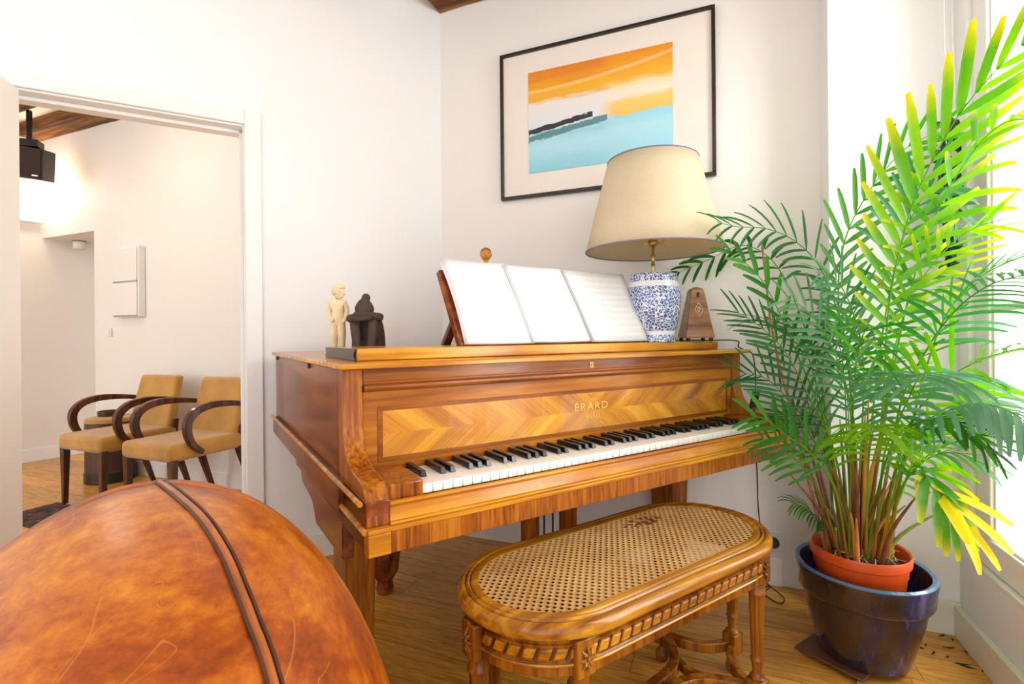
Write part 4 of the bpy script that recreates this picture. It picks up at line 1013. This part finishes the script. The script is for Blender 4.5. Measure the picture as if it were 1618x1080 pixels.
mb = MB(); mb.box(-0.03, 0.03, -0.012, -0.001, -0.035, 0.035); mb.build('switch_plate', M['plastic'], sw, 0.003)
mb = MB(); mb.box(-0.012, 0.012, -0.017, -0.0125, -0.018, 0.018); mb.build('switch_rocker', M['trim'], sw, 0.002)
sc = empty('ceiling_sensor', FO + FR*(-2.30) + FN*0.20 + Vector((0,0,1.93)), FROT); tag(sc, 'small white spot fitting under the passage ceiling in the far room', 'sensor')
mb = MB(); mb.lathe([(0.05, -0.001), (0.05, -0.010)], 24); mb.build('mounting_plate', plain('grey_plate', (0.3, 0.24, 0.18), 0.5), sc)
mb = MB(); mb.lathe([(0.045, -0.011), (0.045, -0.07), (0.038, -0.075), (0.01, -0.076)], 24); mb.build('sensor_body', M['plastic'], sc)
sp = Vector((0,0,0)); WL = FL0 - DF*0.08 + Vector((DF.y, -DF.x, 0))*0.05
sn = empty('wall_sconce', (WL.x, WL.y, 2.05), math.atan2(DF.y, DF.x)); tag(sn, 'lit white rectangular wall light on the far left wall', 'lamp')
m_, nt_, b_m = newmat('lit_white_diffuser'); setin(b_m, 'Base Color', (0.9, 0.85, 0.75, 1)); setin(b_m, 'Emission Color', (1.0, 0.90, 0.74, 1)); setin(b_m, 'Emission Strength', 1.6)
mb = MB(); mb.box(-0.10, 0.06, -0.03, 0.035, 0.01, 0.085); mb.build('diffuser', m_, sn, 0.01)
mb = MB(); mb.box(-0.11, 0.07, -0.035, 0.04, -0.006, 0.008); mb.build('sconce_bracket', M['plastic'], sn, 0.003)
point('sconce_light', (WL.x+0.22, WL.y-0.10, 2.32), 7, (1.0, 0.80, 0.56), 0.12)
point('far_room_warm_fill', (-2.55, 2.75, 2.45), 12, (1.0, 0.88, 0.72), 0.08)  # added warm fill to brighten the far room, no fixture behind it
area('far_room_cool_fill', (-4.3, 0.6, 1.6), (-2.2, 3.5, 0.9), 1.4, 1.8, 13, (0.90, 0.94, 1.0))  # added cool fill light for the far room, no window modelled there
skp = Q(52, 258, 3.80)
sk = empty('loudspeaker', (skp.x, skp.y, skp.z), rad(20)); tag(sk, 'dark brown loudspeaker hung below the ceiling beam beyond the doorway', 'speaker')
mb = MB(); mb.box(-0.19, 0.10, -0.09, 0.09, -0.12, 0.11); o = mb.build('speaker_box', M['speaker'], sk, 0.006); o.rotation_euler = (rad(10), rad(6), 0)
mb = MB(); mb.box(-0.18, 0.09, -0.098, -0.091, -0.11, 0.10); o2 = mb.build('speaker_grille', plain('speaker_cloth', (0.03, 0.012, 0.008), 0.8), sk, 0.003); o2.rotation_euler = (rad(10), rad(6), 0)
mb = MB(); mb.box(0.04, 0.075, -0.100, -0.098, -0.095, -0.088); o3 = mb.build('speaker_badge', M['metal'], sk); o3.rotation_euler = (rad(10), rad(6), 0)
mb = MB(); mb.box(-0.12, 0.05, -0.05, 0.05, 0.115, 0.17); mb.tube([(-0.02, 0, 0.15), (-0.02, 0, 2.79-skp.z)], 0.018, 12); mb.build('hanging_bracket', M['black'], sk, 0.003)

# ------------------------------------------------------------------ glazed plant pot on its board
PC = Vector((1.118, 1.60, 0))
pb_ = empty('pot_board', (1.055, 1.605, 0), rad(33)); tag(pb_, 'square dark wheeled board under the glazed plant pot', 'plant trolley')
mb = MB(); mb.box(-0.100, 0.100, -0.100, 0.100, 0.012, 0.020); mb.build('board_top', M['board'], pb_, 0.003)
for x in (-0.088, 0.088):
    for y in (-0.088, 0.088):
        mb = MB(); mb.lathe([(0.0055, -0.012), (0.006, -0.011), (0.006, 0.011), (0.0055, 0.012)], 16, (x, y, 0.0062), (1, 0, 0)); mb.build('caster', M['metal'], pb_)
gp = empty('plant_pot', PC + Vector((0,0,0.0205)), 0); tag(gp, 'large glossy dark blue and brown glazed planter in front of the window corner', 'plant pot')
k0 = 0.265/0.300
mb = MB(); mb.lathe([(0.116, 0.0), (0.123, 0.004), (0.139, 0.06), (0.159, 0.14), (0.168, 0.190), (0.169, 0.195), (0.180, 0.200), (0.184, 0.207), (0.187, 0.25), (0.191, 0.270), (0.190, 0.280), (0.184, 0.285), (0.174, 0.281), (0.170, 0.265), (0.160, 0.20), (0.15, 0.13), (0.12, 0.018), (0.01, 0.016)], 64)
mb.build('pot_body', M['potglaze'], gp)

# ------------------------------------------------------------------ palm
IP = Vector((1.108, 1.60, 0))
pm = empty('potted_palm', IP + Vector((0, 0, 0.058)), 0); tag(pm, 'tall bushy areca palm in an orange plastic pot, leaning to the window', 'plant')
Z0 = 0.300
def pmb(mb, name, mat, **k):
    o = mb.build(name, mat, None, **k); o.parent = pm; o.matrix_parent_inverse = Matrix.Translation(-(IP + Vector((0,0,0.058)))); return o
mb = MB(); mb.lathe([(0.095, 0.058), (0.098, 0.062), (0.124, 0.29), (0.127, 0.295), (0.128, 0.325), (0.136, 0.330), (0.138, 0.352), (0.135, 0.360), (0.130, 0.356), (0.126, 0.33), (0.120, 0.30), (0.09, 0.10), (0.01, 0.09)], 56, (IP.x, IP.y, 0)); pmb(mb, 'inner_pot', M['terra'])
mb = MB(); mb.lathe([(0.01, 0.20), (0.112, 0.20), (0.120, 0.318), (0.09, 0.326), (0.05, 0.330), (0.004, 0.332)], 40, (IP.x, IP.y, 0)); pmb(mb, 'soil', M['soil'])
rs = random.Random(11)
mb = MB()
for i in range(70):
    a_ = rs.uniform(0, 6.28); r_ = rs.uniform(0.02, 0.11); z = 0.335
    p = IP + Vector((cos(a_)*r_, sin(a_)*r_, z)); dr_ = Vector((rs.uniform(-1,1), rs.uniform(-1,1), rs.uniform(-0.1,0.4)))*rs.uniform(0.02, 0.06)
    mb.tube([p, p+dr_*0.5+Vector((0,0,0.008)), p+dr_], [0.0018, 0.0015, 0.0006], 5)
o = pmb(mb, 'dry_fibres', M['straw']); o['kind'] = 'stuff'

G1, G2, G3 = (0.018, 0.16, 0.010), (0.070, 0.28, 0.012), (0.20, 0.46, 0.010)
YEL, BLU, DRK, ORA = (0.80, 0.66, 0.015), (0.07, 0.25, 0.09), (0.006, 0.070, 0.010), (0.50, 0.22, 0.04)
def lerpc(a, b_, t): return tuple(x + (y-x)*t for x, y in zip(a, b_))
def inside(p):   # keeps foliage off the walls and the pane
    for o_, n_, m_ in ((CRN, NR, 0.012), (PA, nP, 0.012), (WO, NW, 0.012)):
        k_ = (p - o_).dot(n_)
        if n_ is nP and (p-PA).dot(dP) < -0.02: continue
        if k_ > -m_: p = p - n_*(k_ + m_)
    return p
FRONDS = 0
def frond(path, start=0.35, ll=0.16, n=16, lw=0.011, droop=0.5, col=G1, tip=None, up=None, stem=ORA, r0=0.0045, seed=0, spread=1.0, sides=(1, -1), name='frond', fan=0.95, colb=None, curve=0.0):
    """path: world points from the base to the tip; leaflets in two ranks from fraction `start`"""
    global FRONDS; FRONDS += 1
    R_ = random.Random(seed*77+5)
    pts = [inside(p) for p in spline(path, 7)]; m = len(pts)
    acc_ = [0]
    for i in range(1, m): acc_.append(acc_[-1] + (pts[i]-pts[i-1]).length)
    tot_ = acc_[-1]
    bm = bmesh.new(); cl = bm.loops.layers.float_color.new('tone')
    def addf(vs, cols):
        f = bm.faces.new(vs); f.smooth = True
        for lp_, c_ in zip(f.loops, cols): lp_[cl] = (*c_, 1)
    # stem
    prev = None; t_ = (pts[1]-pts[0]).normalized(); U = t_.orthogonal().normalized()
    for i in range(m):
        t_ = (pts[min(i+1, m-1)]-pts[max(i-1, 0)]).normalized(); U = (U - t_*U.dot(t_)).normalized(); V2_ = t_.cross(U)
        f_ = acc_[i]/tot_; rr = r0*(1-0.78*f_)
        ring = [bm.verts.new(pts[i] + (U*cos(a_)+V2_*sin(a_))*rr) for a_ in [k_*2*pi/6 for k_ in range(6)]]
        c_ = lerpc(stem, lerpc(G3, col, 0.4), min(1, max(0, (f_-0.05)*2.5)))
        if prev:
            for k_ in range(6): addf([prev[0][k_], prev[0][(k_+1)%6], ring[(k_+1)%6], ring[k_]], [prev[1], prev[1], c_, c_])
        prev = (ring, c_)
    upv = Vector(up).normalized() if up else Vector((0, 0, 1))
    def at_(f_):
        s = f_*tot_
        for i in range(1, m):
            if acc_[i] >= s:
                q = (s-acc_[i-1])/max(1e-6, acc_[i]-acc_[i-1]); p = pts[i-1].lerp(pts[i], q)
                return p, (pts[min(i+1, m-1)]-pts[max(i-2, 0)]).normalized()
        return pts[-1], (pts[-1]-pts[-2]).normalized()
    for i in range(n):
        q = (i+0.5)/n; f_ = start + (1-start)*q*0.995
        p, t_ = at_(f_)
        side = t_.cross(upv)
        if side.length < 0.15: side = t_.cross(Vector((0.3, -1, 0.2)))
        side.normalize(); nn = side.cross(t_).normalized()
        ln = ll*(0.55 + 0.65*sin(pi*(0.12+0.80*q)))*R_.uniform(0.88, 1.1)
        al = fan*(1.15 - 0.65*q)
        for sg in sides:
            d = (t_*cos(al) + side*sg*sin(al)*spread + nn*R_.uniform(0.0, 0.18)).normalized()
            l2 = ln
            while l2 > 0.03 and (inside(p + d*l2) - (p + d*l2)).length > 1e-5: l2 *= 0.75
            if l2 <= 0.055: continue
            w_ = lw*R_.uniform(0.85, 1.15)*(0.75+0.4*sin(pi*q)); K = 5; row = None
            cc_ = lerpc(col, colb or lerpc(col, G3, 0.35), R_.random()); pos = p.copy(); dd = d.copy()
            fold = (nn*0.25)
            for j in range(K+1):
                x = j/K; ww = w_*0.5*(0.3 + 3.2*x if x < 0.22 else 1.0 if x < 0.75 else 1.0 - 2.2*(x-0.75))
                ww = max(ww, 0.0004)
                bn_ = dd.cross(nn); bn_ = bn_.normalized() if bn_.length > 1e-4 else side
                tc = cc_ if (tip is None or x < 0.65) else lerpc(cc_, tip, min(1, (x-0.65)*2.2))
                pi_ = inside(pos)
                nr = ([bm.verts.new(inside(pi_ - bn_*ww + fold*ww)), bm.verts.new(pi_), bm.verts.new(inside(pi_ + bn_*ww + fold*ww))], tc)
                if row:
                    a_, b2 = row[0], nr[0]
                    addf([a_[0], a_[1], b2[1], b2[0]], [row[1], row[1], tc, tc]); addf([a_[1], a_[2], b2[2], b2[1]], [row[1], row[1], tc, tc])
                row = nr
                dd = (dd + Vector((0, 0, -droop*0.30)) * (0.4+x)).normalized(); pos = pos + dd*l2/K
    me = bpy.data.meshes.new(name); bm.to_mesh(me); bm.free(); me.materials.append(M['leaf'])
    o = bpy.data.objects.new(name, me); COL.objects.link(o); o.parent = pm
    o.matrix_parent_inverse = Matrix.Translation(-(IP + Vector((0,0,0.058)))); return o
def B(dx, dy): return IP + Vector((dx, dy, 0.325))
CAMN = (0, -1, 0.25)      # frond blade faces the room
# signature fronds, base to tip
frond([B(.02,-.01), Q(1395,640,1.55), Q(1405,480,1.52), Q(1440,330,1.45), Q(1500,205,1.35), Q(1570,115,1.24), Q(1640,50,1.15)], 0.46, 0.21, 14, 0.024, 0.0, G2, YEL, up=CAMN, seed=1, fan=0.78, colb=G3)
frond([B(-.01,.03), Q(1345,620,1.66), Q(1325,480,1.66), Q(1335,380,1.64), Q(1375,300,1.60), Q(1430,235,1.56), Q(1485,208,1.50)], 0.42, 0.14, 17, 0.015, 0.1, G1, None, up=(0.3,-1,0.3), seed=2, colb=G2)
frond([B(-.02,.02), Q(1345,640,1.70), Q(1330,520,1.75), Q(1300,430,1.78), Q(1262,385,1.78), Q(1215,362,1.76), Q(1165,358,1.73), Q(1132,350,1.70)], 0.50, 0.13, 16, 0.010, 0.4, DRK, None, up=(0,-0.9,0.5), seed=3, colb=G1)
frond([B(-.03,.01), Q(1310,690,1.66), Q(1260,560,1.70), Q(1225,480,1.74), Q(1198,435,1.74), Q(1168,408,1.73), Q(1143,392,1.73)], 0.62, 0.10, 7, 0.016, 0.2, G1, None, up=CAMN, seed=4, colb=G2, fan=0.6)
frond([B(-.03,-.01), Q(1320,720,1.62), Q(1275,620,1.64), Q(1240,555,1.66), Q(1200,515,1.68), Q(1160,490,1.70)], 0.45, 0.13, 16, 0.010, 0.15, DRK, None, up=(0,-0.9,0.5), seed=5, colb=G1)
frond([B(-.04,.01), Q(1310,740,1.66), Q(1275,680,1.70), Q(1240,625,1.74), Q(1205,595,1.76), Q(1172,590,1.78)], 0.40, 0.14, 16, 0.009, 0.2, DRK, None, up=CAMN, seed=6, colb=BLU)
frond([B(-.05,-.02), Q(1320,775,1.55), Q(1280,715,1.54), Q(1245,690,1.53), Q(1215,665,1.53), Q(1185,655,1.53)], 0.50, 0.105, 8, 0.013, 0.25, G2, None, up=CAMN, seed=7, colb=G1)
frond([B(-.06,.0), Q(1300,790,1.58), Q(1270,740,1.58), Q(1235,708,1.58), Q(1200,690,1.58)], 0.55, 0.10, 8, 0.011, 0.35, G1, None, up=CAMN, seed=8)
frond([B(-.09,.02), Q(1302,828,1.62), Q(1288,818,1.62), Q(1270,800,1.62), Q(1245,792,1.62)], 0.30, 0.065, 16, 0.006, 0.9, DRK, None, up=(0,-.4,.9), seed=9, r0=0.003)
frond([B(.0,-.03), Q(1372,740,1.44), Q(1378,690,1.38), Q(1383,672,1.33), Q(1386,680,1.28)], 0.62, 0.115, 12, 0.014, 0.9, G2, None, up=(0,0,1), seed=10, colb=G3, fan=1.3)
frond([B(.02,-.03), Q(1410,700,1.46), Q(1440,620,1.40), Q(1455,590,1.33), Q(1458,600,1.25)], 0.62, 0.17, 14, 0.016, 0.75, BLU, None, up=(0,0,1), seed=11, colb=(0.16,0.34,0.22), fan=1.35)
frond([B(.04,-.03), Q(1430,720,1.44), Q(1480,660,1.36), Q(1530,640,1.29), Q(1585,645,1.20), Q(1640,680,1.10)], 0.45, 0.17, 18, 0.014, 0.95, BLU, None, up=(0,-.3,1), seed=12, colb=(0.17,0.33,0.24))
frond([B(.05,.0), Q(1420,650,1.52), Q(1460,560,1.46), Q(1505,495,1.32), Q(1560,452,1.15), Q(1625,432,0.98)], 0.42, 0.13, 17, 0.013, 0.45, G1, None, up=(0,-.5,.9), seed=13, colb=BLU)
frond([B(.05,-.01), Q(1430,690,1.50), Q(1475,620,1.44), Q(1525,580,1.36), Q(1590,555,1.25), Q(1640,550,1.18)], 0.40, 0.17, 17, 0.013, 0.35, G2, None, up=(0,-.8,.6), seed=14, colb=G3)
frond([B(.03,.02), Q(1405,600,1.58), Q(1435,480,1.55), Q(1480,410,1.48), Q(1530,365,1.38), Q(1590,345,1.28)], 0.42, 0.14, 18, 0.011, 0.2, G3, YEL, up=CAMN, seed=15, colb=G2)
frond([B(.05,-.02), Q(1430,760,1.50), Q(1450,735,1.46), Q(1470,765,1.42), Q(1490,800,1.40), Q(1510,835,1.39)], 0.52, 0.13, 6, 0.024, 0.55, (0.10,0.32,0.015), YEL, up=CAMN, seed=16, colb=G2, fan=0.75)
frond([B(.05,.0), Q(1425,780,1.54), Q(1440,735,1.50), Q(1460,760,1.46), Q(1500,790,1.40), Q(1530,840,1.36)], 0.62, 0.14, 4, 0.024, 0.35, YEL, YEL, up=CAMN, seed=17, colb=YEL, fan=0.5)
frond([B(.04,.01), Q(1425,770,1.52), Q(1465,725,1.46), Q(1510,715,1.40), Q(1560,735,1.34)], 0.45, 0.10, 12, 0.009, 0.6, BLU, None, up=(0,-.4,.9), seed=18)
frond([B(.05,.02), Q(1430,760,1.56), Q(1480,710,1.50), Q(1540,690,1.38), Q(1610,665,1.24)], 0.45, 0.15, 14, 0.012, 0.35, G2, None, up=(0,-.6,.8), seed=19, colb=G3)
frond([B(.02,.03), Q(1390,560,1.66), Q(1420,400,1.62), Q(1460,310,1.58), Q(1495,300,1.54), Q(1520,350,1.50)], 0.48, 0.15, 15, 0.014, 0.5, G1, None, up=CAMN, seed=20, colb=BLU)
frond([B(.03,.02), Q(1420,540,1.56), Q(1470,360,1.46), Q(1530,250,1.36), Q(1585,195,1.26), Q(1640,190,1.16)], 0.55, 0.15, 12, 0.014, 0.5, G2, YEL, up=(0,-.5,.8), seed=21, colb=G3)
frond([B(.0,.02), Q(1365,600,1.64), Q(1350,500,1.62), Q(1320,440,1.58), Q(1290,430,1.55)], 0.48, 0.13, 15, 0.012, 0.4, G1, None, up=CAMN, seed=22, colb=BLU)
frond([B(-.02,.0), Q(1345,660,1.60), Q(1320,560,1.58), Q(1280,495,1.56), Q(1240,470,1.54)], 0.45, 0.13, 15, 0.010, 0.3, G1, None, up=CAMN, seed=23, colb=BLU)
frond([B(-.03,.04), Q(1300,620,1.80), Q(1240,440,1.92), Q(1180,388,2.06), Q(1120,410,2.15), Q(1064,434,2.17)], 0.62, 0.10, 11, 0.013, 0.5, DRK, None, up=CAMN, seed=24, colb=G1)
# thin bare canes, one arching high on the left
mb = MB()
for pth, r_ in (([B(-.085,.03), Q(1278,760,1.72), Q(1255,660,1.74), Q(1235,590,1.75), Q(1218,510,1.76), Q(1210,440,1.76), Q(1204,385,1.76)], 0.006),):
    mb = MB(); mb.tube(spline([inside(p) for p in pth], 5), [r_*(1-0.5*i/30) for i in range(31)], 8); pmb(mb, 'bare_cane', plain('brown_cane', (0.36, 0.16, 0.06), 0.4, var=0.3, nscale=30))
# remaining crown, fanned out from the pot
rr = random.Random(29)
for i in range(24):
    az = rr.uniform(0, 2*pi); lean = rr.uniform(0.10, 0.36); hgt = rr.uniform(0.40, 0.95)
    b0 = B(cos(az)*rr.uniform(0.01, 0.085), sin(az)*rr.uniform(0.01, 0.085)); az += rr.uniform(-0.4, 0.4)
    dr_ = Vector((cos(az), sin(az)*0.8, 0)); out = rr.uniform(0.14, 0.28)
    p1 = b0 + dr_*lean*0.25 + Vector((0,0,hgt*0.45)); p2 = b0 + dr_*lean*0.65 + Vector((0,0,hgt*0.85))
    p3 = b0 + dr_*(lean+out*0.5) + Vector((0,0,hgt*1.0)); p4 = b0 + dr_*(lean+out) + Vector((0,0,hgt*rr.uniform(0.84, 1.02)))
    if p4.x < 0.86 or p4.x > 1.42 or p3.y < 1.25: continue
    c_ = rr.choice([G1, G1, G2, DRK, BLU])
    frond([b0, p1, p2, p3, p4], 0.62, rr.uniform(0.09, 0.135), rr.randint(7, 10), rr.uniform(0.008, 0.012), rr.uniform(0.1, 0.4), c_, None, up=(rr.uniform(-.4,.4), rr.uniform(-.7,0), 1), seed=100+i, colb=rr.choice([G1, G2, BLU]), stem=rr.choice([ORA, (0.34, 0.36, 0.03), (0.16, 0.26, 0.03), (0.12, 0.24, 0.03)]), r0=rr.uniform(0.0035, 0.0055))
cane_m = [plain('red_brown_sheath', (0.20, 0.07, 0.025), 0.5, var=0.4, nscale=25), plain('green_sheath', (0.16, 0.22, 0.035), 0.4, var=0.3), plain('orange_sheath', (0.52, 0.23, 0.05), 0.45, var=0.3)]
for i in range(34):
    az = rr.uniform(0, 2*pi); r_ = rr.uniform(0.0, 0.085); b0 = B(cos(az)*r_, sin(az)*r_); h_ = rr.uniform(0.16, 0.52)
    dr_ = Vector((cos(az), sin(az), 0))*rr.uniform(0.02, 0.16)
    mb = MB(); mb.tube(spline([b0 - Vector((0,0,0.01)), b0 + dr_*0.35 + Vector((0,0,h_*0.5)), b0 + dr_ + Vector((0,0,h_))], 4), [0.0075, 0.007, 0.0065, 0.006, 0.0055, 0.005, 0.004, 0.003, 0.0015], 8)
    pmb(mb, 'stem', cane_m[i % 3])

# window corner: blind cord and dark leafy garland
bc = MB()
for u_ in (1490, 1503):
    bc.tube([inside(p) for p in spline([Q(u_, -60, 1.66), Q(u_+2, 60, 1.66), Q(u_+5, 160, 1.66), Q(u_-6, 300, 1.66), Q(u_-10, 420, 1.66)], 5)], 0.0022, 6)
o = bc.build('blind_cord', M['cordw']); tag(o, 'white twisted blind cord hanging in the window corner', 'cord')
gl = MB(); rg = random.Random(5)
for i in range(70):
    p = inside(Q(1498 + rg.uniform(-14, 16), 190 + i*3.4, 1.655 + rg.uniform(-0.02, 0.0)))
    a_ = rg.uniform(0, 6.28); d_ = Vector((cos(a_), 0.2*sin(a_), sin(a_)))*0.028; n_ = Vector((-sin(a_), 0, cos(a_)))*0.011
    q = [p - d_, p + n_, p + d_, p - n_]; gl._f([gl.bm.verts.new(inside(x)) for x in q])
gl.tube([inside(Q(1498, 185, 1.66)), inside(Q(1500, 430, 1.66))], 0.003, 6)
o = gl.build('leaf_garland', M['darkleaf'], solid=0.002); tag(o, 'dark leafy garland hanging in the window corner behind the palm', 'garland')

# dry leaf scraps on the floor right of the pot
SCRAP = ['dark dry leaf scrap on the floor, tight against the foot of the pier', 'short dark leaf scrap right where pier and window baseboards meet',
 'tiny dark leaf scrap nearest the side of the planter, upper one', 'long dark leaf scrap lying level, in the middle of the scatter behind the planter',
 'curled dark leaf scrap on the floor, lower middle of the scatter', 'dark leaf scrap touching the window baseboard, second from the corner',
 'longest dark leaf scrap at the front of the scatter, upper of the crossed pair', 'long dark leaf scrap at the front of the scatter, lower of the crossed pair',
 'dark leaf scrap lying in the floor corner under the window', 'rightmost dark leaf scrap, beside the window baseboard at the front',
 'tiny dark leaf scrap nearest the side of the planter, lower one', 'smallest dark speck of leaf between the planter and the crossed scraps']
rg = random.Random(8)
for i, (u_, v_, l_, a_) in enumerate(((1488, 1003, 14, 0.3), (1504, 1010, 9, 1.2), (1462, 1018, 6, 0.9), (1500, 1022, 18, -0.1), (1474, 1030, 12, 0.6), (1525, 1030, 9, 1.4), (1521, 1048, 20, -0.2), (1530, 1053, 18, -0.5), (1520, 1013, 10, 0.1), (1552, 1058, 10, 0.8), (1455, 1023, 8, -0.4), (1497, 1037, 6, 0.2))):
    r_ = Q(u_, v_, 1.0) - Vector((0,0,CAMH)); t = -(CAMH-0.003)/r_.z; p = Vector((0,0,CAMH)) + r_*t
    d_ = Vector((cos(a_), sin(a_), 0))*l_*0.0011
    mb = MB(); mb.tube([p-d_, p + Vector((d_.y*0.3, -d_.x*0.3, 0.002)), p+d_], [0.001, 0.0028, 0.0008], 5)
    o = mb.build('leaf_scrap', M['dropping']); tag(o, SCRAP[i], 'leaf', 'dry scraps on the parquet')

# ------------------------------------------------------------------ wooden chair, only one post in view at the right edge
sc_ = empty('wooden_chair', (1.0, 0.62, 0), rad(-22)); tag(sc_, 'light brown wooden chair cut off by the right edge of the photo', 'chair')
cw = wood('light_chair_wood', (0.30, 0.13, 0.07), (0.45, 0.22, 0.12), (0.58, 0.32, 0.19), 'z', 0.4, 0.2, 30)
for sx, sy, h_ in ((-0.155, 0.15, 0.685), (0.155, 0.15, 0.685), (-0.15, -0.15, 0.43), (0.15, -0.15, 0.43)):
    mb = MB(); mb.lathe([(0.012, 0), (0.016, 0.2), (0.017, h_-0.02), (0.013, h_-0.005), (0.004, h_)], 16, (sx, sy, 0)); mb.build('chair_leg', cw, sc_)
mb = MB(); mb.box(-0.17, 0.17, -0.17, 0.13, 0.43, 0.455); mb.build('seat', cw, sc_, 0.01, 3)
mb = MB(); mb.box(-0.14, 0.14, 0.14, 0.16, 0.57, 0.64); mb.build('back_rail', cw, sc_, 0.006, 2)
